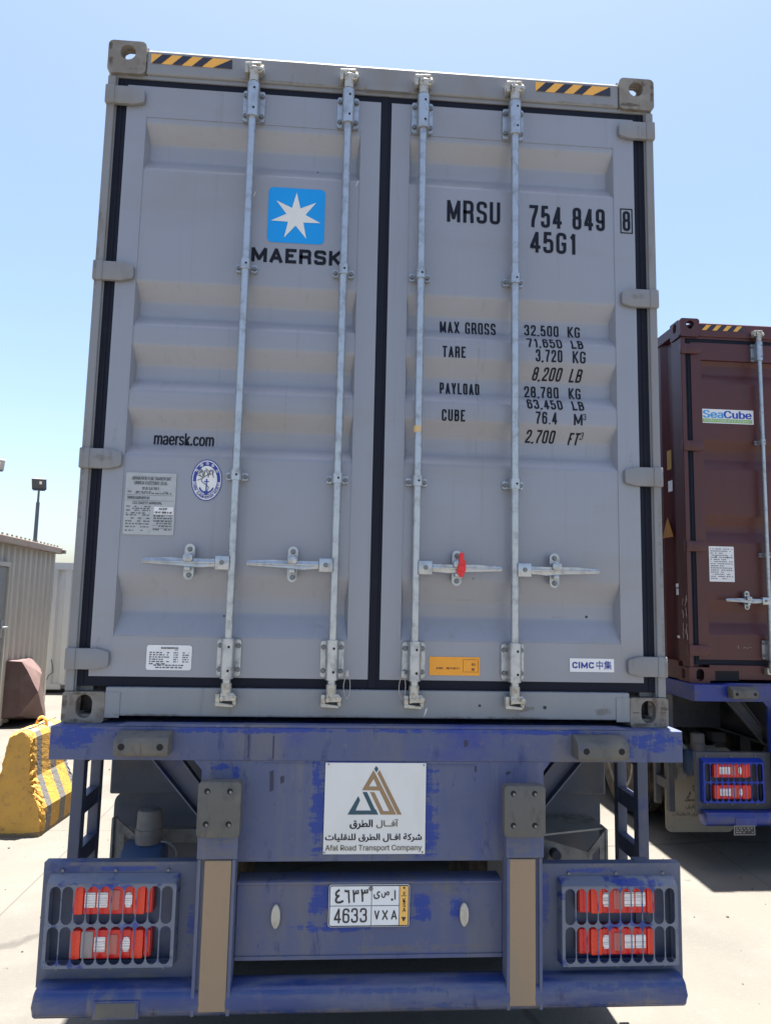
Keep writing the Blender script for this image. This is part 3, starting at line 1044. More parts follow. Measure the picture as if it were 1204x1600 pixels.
squiggle([(OX - .028 + .012 * math.sin(i * .8), OZ + .045 - .0036 * i) for i in range(14)], .0015)
squiggle([(OX - .006 + .016 * math.sin(i * .7), OZ + .048 - .0072 * i) for i in range(14)], .0016)
squiggle([(OX + .018 + .009 * math.cos(i * .9), OZ + .034 + .010 * math.sin(i * .9)) for i in range(9)], .0014)
squiggle([(OX - .020 + .009 * math.cos(i * .9), OZ + .026 + .012 * math.sin(i * .9)) for i in range(9)], .0014)
m.build('emblem_dragon', M['print'], em)
cjk = []
for a, ch in ((146, '中'), (118, '国'), (90, '船'), (62, '级'), (34, '社')):
    x, z = OX + .0497 * math.cos(R(a)), OZ + .070 * math.sin(R(a))
    cjk.append((ch, x - .006, x + .006, z - .0062, z + .0062))
texts('emblem_lettering', cjk, M['sticker'], em, PY - .0018, bold=.02)
ring = 'CHINA CLASSIFICATION SOCIETY'
m = MB()
for i, ch in enumerate(ring):
    if ch == ' ':
        continue
    a = 192 + 156 * i / (len(ring) - 1)
    x, z = OX + .0505 * math.cos(R(a)), OZ + .0715 * math.sin(R(a))
    tang = math.atan2(.0715 * math.cos(R(a)), -.0505 * math.sin(R(a)))
    b = text_bm(ch, -.0035, .0035, -.0052, .0052, smear=.0004)
    m.merge(b, Matrix.Translation((x, PY - .0018, z)) @ Matrix.Rotation(-tang, 4, 'Y'))
m.build('emblem_lettering', M['emblem_blue'], em, keep=True)
# safety-approval plate
pl = MB()
pl.holed(rrect(-1.034, -.832, .742, .996, .006, 3), [], PY - .003, PY + .0016)
pl = pl.build('data_plate', M['plate_metal'], LD)
py = PY - .0036
texts('plate_lettering', [('APPROVED FOR TRANSPORT', -1.010, -.852, .966, .980), ('UNDER CUSTOMS SEAL', -1.000, -.866, .947, .961), ('CSC SAFETY APPROVAL', -1.002, -.884, .866, .877),
                          ('OWNER EQUIPMENT NO', -1.025, -.935, .886, .898)], M['print'], pl, py, smear=.0007)
m = MB()
m.flat([(-.915, .826), (-.838, .826), (-.838, .857), (-.915, .857)], py)
m.build('examination_sticker', M['sticker'], pl, keep=True)
texts('sticker_lettering', [('ACEP', -.896, -.862, .844, .853), ('CN-AT-2020-A-48', -.911, -.843, .830, .838)], M['ink_black'], pl, py - .001, smear=.0006)
m = MB()
for i, z in enumerate((.932, .926, .915, .909, .854, .846, .838, .827, .819, .806, .794, .783, .771, .756)):
    xa, xb = ((-1.024, -.845) if 1 < i < 4 else (-1.026, -.930))
    if i < 2:
        xa, xb = -.966, -.900
    fine_print(m, xa, xb, z, z + .0052, py, 50 + i)
for i, z in enumerate((.816, .807, .795, .786, .775, .761)):
    fine_print(m, -.915, -.842, z, z + .0058, py, 80 + i, .85)
for z in (.903, .881, .822, .801, .780, .768):
    m.flat([(-1.03 if z > .85 else -.918, z), (-.838, z), (-.838, z + .0012), (-1.03 if z > .85 else -.918, z + .0012)], py - .0003)
m.build('plate_print', M['print'], pl, keep=True)
# white dimension sticker
ws = flat_decal('dimension_sticker', rrect(-.911, -.734, .204, .302, .010, 4), M['sticker'], LD, FR)
m = MB()
for i in range(6):
    z = .270 - i * .0088
    fine_print(m, -.900, -.846 + .006 * (i % 3), z, z + .0048, FR - .0008, 10 + i, .9)
    if i < 5:
        fine_print(m, -.832, -.822, z, z + .0045, FR - .0008, 20 + i, .9)
        fine_print(m, -.805, -.788, z, z + .0045, FR - .0008, 30 + i, .9)
        fine_print(m, -.770, -.745, z, z + .0045, FR - .0008, 40 + i, .9)
fine_print(m, -.882, -.765, .2205, .2255, FR - .0008, 5, .95)
fine_print(m, -.874, -.770, .2115, .2165, FR - .0008, 6, .95)
fine_print(m, -.800, -.788, .281, .285, FR - .0008, 8, 1)
m.build('sticker_print', M['print'], ws, keep=True)
texts('sticker_lettering', [('DOOR DIMENSIONS', -.855, -.787, .287, .294)], M['print'], ws, FR - .0008, smear=.0006)
# orange sticker
osk = flat_decal('handling_sticker', [(.223, .198), (.432, .198), (.432, .2725), (.223, .2725)], M['orange'], RD, FR)
m = MB()
fine_print(m, .252, .346, .223, .2305, FR - .0008, 3, .95)
fine_print(m, .398, .412, .238, .248, FR - .0008, 4, 1)
fine_print(m, .398, .412, .218, .228, FR - .0008, 5, 1)
for z in (.212, .262):
    m.flat([(.362, z), (.424, z), (.424, z + .0014), (.362, z + .0014)], FR - .0008)
for x in (.362, .424):
    m.flat([(x, .212), (x + .0014, .212), (x + .0014, .262), (x, .262)], FR - .0011)
m.build('sticker_print', mat('brown_print', (.20, .075, .02), .6), osk, keep=True)
# maker's sticker
ck = flat_decal('maker_sticker', [(.810, .2195), (.998, .2195), (.998, .2745), (.810, .2745)], M['sticker'], RD, FR)
texts('sticker_lettering', [('CIMC', .820, .912, .234, .260, dict(sw=.0062, gap=.7)), ('中集', .922, .988, .230, .266, dict(bold=.012))], M['emblem_blue'], ck, FR - .0008)
# yellow tag on a locking bar, and scuffs
m = MB()
m.cyl((.1545, -.040, 1.195), (.1545, -.040, 1.222), .0178, seg=20)
m.build('bar_tape', mat('yellow_tape', (.55, .38, .17), .6), RD, smooth=40)
m = MB()
for x, z, dx, dz in ((-.132, 2.30, .012, .026), (-.572, 2.225, .008, .022), (.200, .035, .010, .03), (.206, .04, .008, .028)):
    yy = PY - .0004 if z > .2 else -.0014
    m.flat([(x, z), (x + .002, z - .001), (x + dx + .002, z + dz), (x + dx - .001, z + dz)], yy)
m.build('scratch', M['sticker'], RD, keep=True)
m = MB()
for x, z, r in ((-.30, 2.375, .004), (-.185, 1.10, .005), (.90, .445, .006), (.402, .595, .003), (-.62, .42, .004), (.70, .075, .008), (.43, .08, .006)):
    m.flat(circ(x, z, r, r * .9, 9), gy(z) if z > .2 else -.0012)
m.build('paint_chip', M['ink_black'], RD, keep=True)

# ------------------------------------------------------------------ seals
sx, sz = .332, DECK + .634
m = MB()
m.prism([(.318, sz - .022), (.334, sz - .030), (.350, sz - .022), (.356, sz + .002), (.350, sz + .022), (.356, sz + .028), (.342, sz + .034), (.342, sz + .058), (.332, sz + .064), (.326, sz + .050), (.330, sz + .028), (.322, sz + .010)], -.080, -.064, bev=.003)
m.cyl((.338, -.076, sz + .062), (.338, -.076, sz - .036), .0085, seg=12)
m.box(.322, .352, -.088, -.066, sz - .012, sz + .012, .004)
tag(m.build('door_seal', M['seal'], None, smooth=35), 'red plastic security seal clipped on a grey container door handle', 'seal')
def wire_seal(x, z, label):
    m = MB()
    pts = []
    for i in range(25):
        a = 2 * math.pi * i / 24
        pts.append((x + .013 * math.sin(a), -.052 - .006 * math.cos(a), z + .045 * math.cos(a) + .004 * math.sin(2 * a)))
    m.tube(pts, .0016, 6)
    m.box(x - .006, x + .007, -.062, -.050, z + .04, z + .066, .002)
    tag(m.build('wire_seal', M['wire'], None, smooth=40), label, 'seal', 'wire seals on the locking bars')
wire_seal(-.113, DECK + .155, 'thin wire seal loop hanging left of the centre gap between the grey doors')
wire_seal(.107, DECK + .155, 'thin wire seal loop hanging right of the centre gap between the grey doors')

# ------------------------------------------------------------------ chassis trailer
AR_TITLE_R = '\uFED5\uFEAE\uFEC4\uFEDF\uFE8D'
AR_TITLE_L = '\uFEDD\uFE8E\u0640\u0640\uFED3\uFE81'
AR_COMPANY = '\uFE95\uFE8E\uFEF4\uFEE0\uFED8\uFEE8\uFEE0\uFEDF ' + '\uFED5\uFEAE\uFEC4\uFEDF\uFE8D ' + '\uFEDD\uFE8E\u0640\uFED3\uFE8D ' + '\uFE94\uFEDB\uFEAE\uFEB7'

def sign_logo(parent, X, Z, y, mats, flip=1):
    """triangular company logo; X, Z map sign pixels to metres"""
    def P(pts):
        return [(X(u), Z(v)) for u, v in pts]
    m = MB()
    m.holed(P([(578, 165), (840, 660), (668, 660), (545, 412), (592, 412), (697, 622), (762, 622), (648, 393), (455, 390)]), [P([(580, 262), (622, 348), (530, 348)])], y, y + .0006)
    m.holed(P([(620, 200), (645, 165), (900, 660), (852, 660)]), [], y, y + .0006)
    m.build('logo', mats[0], parent)
    m = MB()
    m.holed(P([(415, 455), (437, 500), (388, 615), (560, 615), (462, 410), (510, 410), (603, 600), (614, 605), (640, 660), (302, 660)]), [], y, y + .0006)
    m.build('logo', mats[1], parent)
    m = MB()
    m.holed(P([(607, 118), (632, 150), (610, 192), (585, 150)]), [], y, y + .0006)
    m.build('logo_diamond', mats[1], parent)

def make_wheel(t, x0, x1, y, z, r, sgn):
    w = x1 - x0
    prof = [(x0 + .01, r * .60), (x0, r * .72), (x0 + .012, r * .93), (x0 + .035, r * .985)]
    n = 4
    a = x0 + .045
    b = x1 - .045
    for i in range(n):
        u0 = a + (b - a) * i / n
        u1 = a + (b - a) * (i + .78) / n
        prof += [(u0, r), (u1, r), (u1 + .002, r * .975), (a + (b - a) * (i + 1) / n - .002, r * .975)]
    prof += [(b, r), (x1 - .035, r * .985), (x1 - .012, r * .93), (x1, r * .72), (x1 - .01, r * .60)]
    m = MB()
    m.lathe(prof, (0, y, z), 'x', 44)
    wl = m.build('wheel', M['tyre'], t, smooth=30)
    m = MB()
    xo = x1 if sgn > 0 else x0
    m.lathe([(xo - sgn * .02, r * .615), (xo + sgn * .004, r * .59), (xo - sgn * .01, r * .54), (xo - sgn * .10, r * .46), (xo - sgn * .10, r * .25), (xo - sgn * .02, r * .21), (xo + sgn * .01, r * .18), (xo + sgn * .015, .02)], (0, y, z), 'x', 32)
    m.build('rim', M['rim'], wl, smooth=30)

def tail_lamp(t, x0, x1, z0, z1, mirrored, faded=False):
    m = MB()
    yb = -.060
    m.holed(rrect(x0, x1, z0, z1, .008, 3), [], yb - .012, yb + .02)
    lamp = m.build('tail_lamp', M['lamp_body'], t)
    w = (x1 - x0)
    # (from, to, material, height share, protrusion)
    if not mirrored:
        seg = [(.012, .140, 'reflex', 1, .018), (.142, .755, 'red', 1, .014), (.758, .905, 'reflex', 1, .018), (.907, .99, 'red', .96, .010)]
        cut = [(.158, .290, 'clear'), (.308, .443, 'clear'), (.462, .592, 'pink'), (.655, .745, 'clear')]
    else:
        seg = [(.008, .105, 'reflex', 1, .018), (.107, .690, 'red', 1, .014), (.693, .845, 'reflex', 1, .018), (.847, .99, 'red', .96, .010)]
        cut = [(.128, .258, 'clear'), (.276, .405, 'clear'), (.422, .545, 'pink'), (.600, .690, 'clear')]
    if faded:
        cut[0] = (.146, .292, 'lamp_grey')
    def X(u):
        return x0 + w * (1 - u if mirrored else u)
    h = z1 - z0
    for a, b, k, hs, pr in seg:
        m = MB()
        xa, xb = sorted((X(a), X(b)))
        zc = (z0 + z1) / 2
        m.prism(rrect(xa, xb, zc - h * hs / 2 + .002, zc + h * hs / 2 - .002, .005, 3), yb - .012 - pr, yb - .0121, bev=.003)
        m.build('reflector' if k == 'reflex' else 'red_lens', M[k], lamp, smooth=35)
    for i, (a, b, k) in enumerate(cut):
        m = MB()
        xa, xb = sorted((X(a), X(b)))
        full = k == 'lamp_grey'
        za, zb = (z0 + .006, z1 - .006) if full else (z0 + h * .25, z1 - h * .25)
        if k == 'pink':
            za, zb = z0 + h * .17, z1 - h * .17
        rr_ = .016 if i == 3 else .004
        m.prism(rrect(xa, xb, za, zb, rr_, 4), yb - .0295, yb - .0245, bev=.0015)
        if k == 'clear':
            for q in range(4):
                z = za + (zb - za) * (q + .5) / 4
                m.cyl((xa + .004, yb - .0280, z), (xb - .004, yb - .0280, z), .0042, seg=8)
        m.build('clear_lens' if k == 'clear' else ('dim_lens' if k == 'pink' else 'faded_lens'), M[k], lamp, smooth=35)

def grille(t, x0, x1, z0, z1, y, mat_, wire=False):
    m = MB()
    n = 10
    pitch = (x1 - x0 - .012) / n
    w = pitch * .905
    hz = (z1 - z0)
    holes = []
    for r in range(2):
        zc = z0 + hz * (.255 if r == 0 else .745)
        for i in range(n):
            holes.append(stadium(x0 + .006 + pitch * (i + .5), zc, w, hz * .47, 5))
    m.holed([(x0, z0), (x1, z0), (x1, z1), (x0, z1)], holes, y, y + .003)
    # turned-back rim: sloping lip above, straight sides, lower flange
    lip = .022
    def quad(a, b, c, d):
        m.prism([(0, 0), (1, 0), (1, 1), (0, 1)], 0, 1) if False else None
    bm = m.bm
    def slab(p):
        n_ = (Vector(p[1]) - Vector(p[0])).cross(Vector(p[2]) - Vector(p[1])).normalized() * .004
        A = [bm.verts.new(q) for q in p]
        B = [bm.verts.new(Vector(q) + n_) for q in p]
        bm.faces.new(A)
        bm.faces.new(B[::-1])
        for i in range(4):
            bm.faces.new((A[i], B[i], B[(i + 1) % 4], A[(i + 1) % 4]))
    yb = -.062
    slab([(x0, y, z1), (x1, y, z1), (x1 + .006, yb, z1 + lip), (x0 - .006, yb, z1 + lip)])
    slab([(x1, y, z0), (x0, y, z0), (x0 - .002, yb, z0 - .006), (x1 + .002, yb, z0 - .006)])
    slab([(x0, y, z0), (x0, y, z1), (x0 - .006, yb, z1 + lip), (x0 - .006, yb, z0)])
    slab([(x1, y, z1), (x1, y, z0), (x1 + .006, yb, z0), (x1 + .006, yb, z1 + lip)])
    m.build('lamp_grille', mat_, t)
    m = MB()
    for fx in (.08, .5, .92):
        for zz in (z1 + lip + .014, z0 - .022):
            x = x0 + (x1 - x0) * fx
            m.cyl((x, -.0635, zz), (x, -.070, zz), .0055, seg=8)
    m.each('grille_screw', M['bolt'], t)

def make_trailer(name, label, loc, deck, near=True):
    t = thing(name, label, 'trailer', loc, 0, None)
    dz = deck - DECK
    blue = M['blue'] if near else M['blue_far']
    apron_m = M['blue_apron'] if near else M['blue_far']
    grime = M['blue_dark'] if near else M['steel_dark']
    # rear beam
    m = MB()
    m.box(-1.229, 1.241, -.078, .42, 1.306 + dz, 1.4285 + dz, .003)
    m.prism([(-1.0, 1.4287 + dz), (1.03, 1.4287 + dz), (.98, 1.440 + dz), (-.955, 1.440 + dz)], -.076, -.030, bev=.003)
    m.build('rear_beam', blue, t)
    # side rails running forward
    for s in (-1, 1):
        m = MB()
        a, b = sorted((s * 1.232, s * 1.16))
        m.box(a, b, .421, 11.8, 1.318 + dz, 1.424 + dz)
        m.build('side_rail', blue if near else M['steel_dark'], t)
        m = MB()
        a, b = sorted((s * .43, s * .57))
        m.box(a, b, .02, 11.9, 1.395 + dz, 1.412 + dz)
        m.box(a, b, .02, 11.9, .95 + dz, .966 + dz)
        a, b = sorted((s * .492, s * .508))
        m.box(a, b, .02, 11.9, .966 + dz, 1.395 + dz)
        m.build('main_beam', grime, t)
    m = MB()
    for y in (1.0, 2.0, 3.3, 4.6, 6.4, 8.2, 10, 11.7):
        m.box(-1.155, 1.155, y, y + .1, 1.26 + dz, 1.39 + dz)
    m.build('cross_member', M['steel_dark'], t)
    # rubber bump stops bolted on the beam
    for x0, x1, z0, z1 in ((-.971, -.772, 1.336, 1.4185), (.784, .988, 1.328, 1.414)):
        m = MB()
        z0 += dz
        z1 += dz
        xm, zm = (x0 + x1) / 2, z0 + (z1 - z0) * .42
        prof = [(-.078, z0), (-.150, z0), (-.160, z0 + .012), (-.160, z0 + .050), (-.150, z0 + .066), (-.100, z1), (-.078, z1)]
        m.prism(prof, x0, x1, axis='x', bev=.004)
        m.box(xm - .0015, xm + .0015, -.1612, -.159, z0 + .012, z0 + .045)
        st = m.build('bump_stop', M['khaki'], t, smooth=30)
        m = MB()
        for dx in (-.070, .070):
            m.cyl((xm + dx, -.158, zm), (xm + dx, -.1605, zm), .0125, seg=14)
        m.each('bolt_hole', M['hole'], st)
    # apron plate
    m = MB()
    pts = [(-.655, .945), (-.648, .935), (.655, .935), (.672, .950), (.672, 1.27), (.70, 1.3055), (-.69, 1.3055), (-.658, 1.27)]
    m.prism([(x, z + dz) for x, z in pts], -.074, -.050)
    m.box(-.42, -.20, -.0765, -.0741, 1.294 + dz, 1.297 + dz)
    m.box(.21, .40, -.0765, -.0741, 1.290 + dz, 1.293 + dz)
    m.build('apron_plate', apron_m, t)
    # company sign
    SX0, SX1, SZ0, SZ1 = -.1875, .2035, .9625 + dz, 1.3005 + dz
    m = MB()
    m.box(SX0, SX1, -.0815, -.0775, SZ0, SZ1, .0006, 1)
    sg = m.build('sign_board', M['sign'], t)
    SX = lambda u: SX0 + (u - 45) / 1120 * (SX1 - SX0)
    SZ = lambda v: SZ1 - (v - 85) / 1010 * (SZ1 - SZ0)
    if near:
        m = MB()
        for u, v in ((80, 102), (1138, 108), (60, 1075), (1136, 1075)):
            m.cyl((SX(u), -.0816, SZ(v)), (SX(u), -.0836, SZ(v)), .0032, seg=8)
        m.each('screw', M['bolt'], sg)
        sign_logo(sg, SX, SZ, -.0826, (M['brown'], M['teal']))
        texts('sign_lettering', [(AR_TITLE_R, SX(328), SX(582), SZ(822), SZ(715))], M['ink'], sg, -.0826, bold=.012, smear=.0007)
        texts('sign_lettering', [(AR_TITLE_L, SX(620), SX(866), SZ(812), SZ(712))], M['olive'], sg, -.0826, bold=.012, smear=.0005)
        texts('sign_lettering', [(AR_COMPANY, SX(62), SX(1128), SZ(962), SZ(868))], M['ink'], sg, -.0826, bold=.010, smear=.0006)
        texts('sign_lettering', [('Afal Road Transport Company', SX(68), SX(1130), SZ(1070), SZ(992))], M['olive'], sg, -.0826, bold=.004, smear=.0004)
    # bumper posts with bolt blocks and tan strips
    for x0, x1, px0, px1, bx0, bx1, bz0, bz1, holes in (
            (-.645, -.507, -.619, -.521, -.650, -.493, 1.056, 1.254, 0), (.508, .643, .517, .617, .488, .647, 1.055, 1.242, 0)):
        m = MB()
        m.box(x0, x1, -.138, -.0745, .428 + dz, 1.075 + dz, .003)
        m.box(x0, x0 + .012, -.150, -.1381, .432 + dz, .968 + dz)
        m.box(x1 - .012, x1, -.150, -.1381, .432 + dz, .968 + dz)
        m.box(x0 - .004, x1 + .006, -.150, -.1381, .969 + dz, 1.06 + dz, .003)
        p = m.build('bumper_post', apron_m, t)
        m = MB()
        m.box(px0, px1, -.152, -.1385, .445 + dz, .966 + dz, .004)
        m.build('reflective_strip', M['tan'], p)
        m = MB()
        m.prism(rrect(bx0, bx1, bz0 + dz, bz1 + dz, .014, 4), -.186, -.1385, bev=.005)
        blk = m.build('bolt_block', M['khaki'], t, smooth=30)
        m = MB()
        cx, cz = (bx0 + bx1) / 2 - .004, (bz0 + bz1) / 2 + .01 + dz
        for dx in (-.041, .041):
            for d2 in (-.060, .056):
                m.cyl((cx + dx, -.184, cz + d2), (cx + dx, -.1866, cz + d2), .0108, seg=14)
        m.each('bolt_hole', M['hole'], blk)
        m = MB()
        for dx in (-.041, .041):
            for d2 in (-.060, .056):
                m.cyl((cx + dx + .003, -.1868, cz + d2 - .003), (cx + dx + .003, -.1885, cz + d2 - .003), .0055, seg=8)
        m.each('bolt_head', M['bolt'], blk)
    # light boxes
    for x0, x1, z0, z1, gx0, gx1, gz0, gz1, mir in (
            (-1.221, -.6455, .495, .932, -1.187, -.728, .583, .868, False), (.6435, 1.226, .485, .917, .737, 1.187, .562, .846, True)):
        z0, z1, gz0, gz1 = z0 + dz, z1 + dz, gz0 + dz, gz1 + dz
        m = MB()
        m.holed([(x0, z0), (x1, z0), (x1, z1), (x0, z1)], [[(gx0 + .004, gz0 + .004), (gx1 - .004, gz0 + .004), (gx1 - .004, gz1 + .02), (gx0 + .004, gz1 + .02)]], -.062, -.056)
        m.box(x0, x1, -.0559, -.02, z1 - .006, z1)
        m.box(x0, x0 + .006, -.0559, -.02, z0, z1 - .0061)
        m.box(x1 - .006, x1, -.0559, -.02, z0, z1 - .0061)
        m.box(x0 + .0061, x1 - .0061, -.030, -.021, z0, z1 - .0061)
        m.prism([(-.0621, z0 + .0), (-.082, z0 - .002), (-.084, z0 + .003), (-.0621, z0 + .024)], x0 + .012, x1 - .02, axis='x')
        m.build('lamp_box', M['blue_lamp'] if near else M['steel_dark'], t)
        grille(t, gx0, gx1, gz0, gz1, -.106, M['blue_grille'] if near else M['blue_fresh'], wire=not near)
        h = gz1 - gz0
        if not mir:
            tail_lamp(t, -1.104, -.812, .754 + dz, .860 + dz, False)
            tail_lamp(t, -1.105, -.811, .600 + dz, .704 + dz, False, faded=near)
        else:
            tail_lamp(t, .806, 1.108, .739 + dz, .846 + dz, True)
            tail_lamp(t, .804, 1.107, .588 + dz, .688 + dz, True)
    # plate-carrying crossbar
    m = MB()
    m.box(-.506, .507, -.078, .02, .586 + dz, .864 + dz, .004)
    m.box(-.506, .507, -.086, -.0781, .855 + dz, .8635 + dz, .002)
    m.box(-.506, .507, -.084, -.0781, .586 + dz, .600 + dz, .002)
    m.build('plate_crossbar', blue, t)
    if near:
        for s in (-1, 1):
            m = MB()
            m.prism(circ(s * .357, .743 + dz, .0165, .043, 20), -.094, -.0785, bev=.004)
            m.build('side_marker', M['oval'], t, smooth=35)
    if near:
        number_plate(t, dz)
    # bumper tube
    m = MB()
    rz, ry = .0525, .062
    prof = [(a * 1.0, 0) for a in ()]
    pts = []
    for i in range(20):
        a = 2 * math.pi * i / 20
        c, s_ = math.cos(a), math.sin(a)
        pts.append((-.090 + ry * math.copysign(abs(c) ** .62, c), .473 + dz + rz * math.copysign(abs(s_) ** .62, s_)))
    m.prism(pts, -1.200, 1.200, axis='x', bev=.010)
    m.box(-.985, -.825, -.156, -.1515, .430 + dz, .492 + dz, .002)
    m.build('bumper', M['blue_bumper'] if near else blue, t, smooth=50)
    if near:
        m = MB()
        m.box(-.975, -.835, -.1578, -.1561, .437 + dz, .485 + dz)
        m.build('weld_plate', M['khaki'], t)
    for s in (-1, 1):
        for x in (.575, 1.08):
            m = MB()
            m.box(s * x - .03, s * x + .03, -.045, .0, .50 + dz, .92 + dz)
            m.build('bumper_bracket', grime, t)
    # ladder-like side frames below the beam
    for s in (-1, 1):
        m = MB()
        a, b = sorted((s * 1.262, s * 1.214))
        m.box(a, b, .30, .35, .40 + dz, 1.3059 + dz, .003)
        m.box(a + .001, b - .001, .535, .580, .40 + dz, 1.3175 + dz, .003)
        for z in (.56, .775, .985, 1.20):
            m.prism([(.3501, z + dz), (.5349, z + dz), (.5349, z + .07 + dz), (.3501, z + .07 + dz)], min(a, b) + .004, max(a, b) - .004, axis='x')
        m.box(a, b, .5805, .66, 1.24 + dz, 1.3175 + dz)
        m.build('side_frame', M['blue_frame'] if near else M['steel_dark'], t)
    # mud guards
    for s in (-1, 1):
        m = MB()
        a, b = sorted((s * 1.205, s * .62))
        m.box(a, b, .66, .98, .985 + dz, 1.25 + dz, .008)
        m.build('mudguard', M['guard'] if near else M['steel_dark'], t)
        m = MB()
        a, b = sorted((s * 1.19, s * .62))
        zb = .24 if near else .08
        yy = .70 if near else .52
        m.prism(rrect(a, b, zb, .984 + dz if near else .75, .05, 5), yy, yy + .012)
        fl = m.build('mud_flap', M['guard'] if near else M['flap'], t)
        if not near:
            X = lambda u, a=a: a + .03 + u / 1200 * .52
            Z = lambda v: .55 - (v - 85) / 1010 * .40
            sign_logo(fl, X, Z, yy - .0012, (M['flap_print'], M['flap_print']))
            texts('flap_lettering', [(AR_TITLE_R, X(328), X(582), Z(822), Z(715)), (AR_TITLE_L, X(620), X(866), Z(812), Z(712)), (AR_COMPANY, X(62), X(1128), Z(962), Z(868))], M['flap_print'], fl, yy - .0012, smear=.001)
        # diagonal brace from beam to main beam
        m = MB()
        p = [(s * .905, 1.3055 + dz), (s * .79, 1.3055 + dz), (s * .60, 1.07 + dz), (s * .60, .96 + dz)]
        m.prism(p if s < 0 else p[::-1], .10, .108)
        p = [(s * .905, 1.3055 + dz), (s * .898, 1.3055 + dz), (s * .60, .965 + dz), (s * .60, .957 + dz)]
        m.prism(p if s < 0 else p[::-1], .06, .0999)
        p = [(s * .79, 1.3055 + dz), (s * .783, 1.3055 + dz), (s * .60, 1.078 + dz), (s * .60, 1.07 + dz)]
        m.prism(p if s < 0 else p[::-1], .06, .0999)
        m.build('diagonal_brace', M['blue_frame'] if near else M['steel_dark'], t)
    # air tank and cap, bracket
    m = MB()
    m.lathe([(-1.066, .02), (-1.064, .07), (-1.05, .10), (-.90, .10), (-.886, .09), (-.884, .03)], (0, .42, .752 + dz), 'x', 28)
    m.build('air_tank', M['tank_blue'], t, smooth=40)
    m = MB()
    m.lathe([(.845, .05), (.846, .056), (.905, .058), (.908, .0535), (.972, .0525), (.984, .046), (.990, .02)], (-.956, .42, dz), 'z', 28)
    m.build('filter_cap', M['cap_grey'], t, smooth=40)
    m = MB()
    m.tube([(-.90 + .07 * math.sin(R(a)), .40, .80 + dz + .055 * math.cos(R(a))) for a in range(0, 120, 12)], .005, 6)
    m.build('air_hose', M['bracket'], t, smooth=40)
    m = MB()
    m.holed([(-1.115, .60), (-1.02, .60), (-1.02, .86), (-1.115, .94)], [[(-1.072, .80), (-1.042, .80), (-1.042, .845), (-1.072, .865)]], .46, .47, M=Matrix.Translation((0, 0, dz)))
    m.box(-1.125, -1.116, .44, .50, .60 + dz, .94 + dz)
    m.box(-1.112, -.72, .58, .62, .79 + dz, .85 + dz)
    m.build('tank_bracket', M['bracket'], t)
    m = MB()
    P = [(.70, .86), (.98, .80), (1.08, .91), (.80, .925)]
    m.prism([(x, y) for x, y in ((.68, .30), (1.10, .42), (1.10, .62), (.70, .62))], .895 + dz, .903 + dz, axis='z')
    m.prism([(.68, .74), (1.02, .66), (1.02, .80), (.68, .894)], .405, .415, M=Matrix.Translation((0, 0, dz)))
    m.holed([(1.021, .60), (1.10, .60), (1.10, .894), (1.021, .80)], [[(1.04, .74), (1.075, .76), (1.075, .82), (1.04, .79)]], .405, .415, M=Matrix.Translation((0, 0, dz)))
    m.box(1.101, 1.112, .40, .48, .55 + dz, .90 + dz)
    m.build('valve_bracket', M['bracket'], t)
    m = MB()
    for q in (.74, .80, .86):
        m.cyl((q, .404, .80 + dz), (q, .36, .80 + dz), .022, seg=12)
    m.tube([(.70, .35, .76 + dz), (.85, .36, .70 + dz), (1.0, .35, .66 + dz), (1.05, .40, .60 + dz)], .012, 8)
    m.build('brake_valve', M['steel_dark'], t, smooth=40)
    if near:
        m = MB()
        z = 1.262
        m.tube([(.93, .20, z), (1.12, .20, z), (1.16, .20, z + .003), (1.178, .20, z + .012), (1.182, .20, z + .03), (1.182, .20, 1.31)], .009, 8)
        m.build('grab_rail', M['bracket'], t, smooth=40)
        m = MB()
        m.prism([(-1.222, 1.215), (-1.20, 1.205), (-1.168, 1.222), (-1.152, 1.27), (-1.18, 1.262), (-1.19, 1.306), (-1.222, 1.306)], .52, .54)
        m.build('hook_bracket', M['blue_frame'], t)
    # running gear
    r = .50
    for y in (1.42, 2.74, 4.06):
        m = MB()
        m.cyl((-.86, y, r), (.86, y, r), .07, seg=16)
        m.box(-.56, -.44, y - .5, y + .5, .72, .80)
        m.box(.44, .56, y - .5, y + .5, .72, .80)
        m.cyl((-.30, y - .12, r + .06), (-.30, y + .05, r + .06), .085, seg=16)
        m.cyl((.22, y - .12, r + .06), (.22, y + .05, r + .06), .085, seg=16)
        m.box(-.05, .05, y - .06, y + .06, r, .96 + dz)
        m.build('axle', M['steel_dark'], t, smooth=35)
        for s in (-1, 1):
            for a, b in ((.93, 1.215), (.60, .885)):
                x0, x1 = sorted((s * a, s * b))
                make_wheel(t, x0, x1, y, r, r, s)
    for s in (-1, 1):
        m = MB()
        m.box(s * .6 - .06, s * .6 + .06, 9.0, 9.12, .06, 1.3 + dz, .004)
        m.box(s * .6 - .13, s * .6 + .13, 8.93, 9.19, 0, .06)
        m.build('landing_leg', M['steel_dark'], t)
    return t

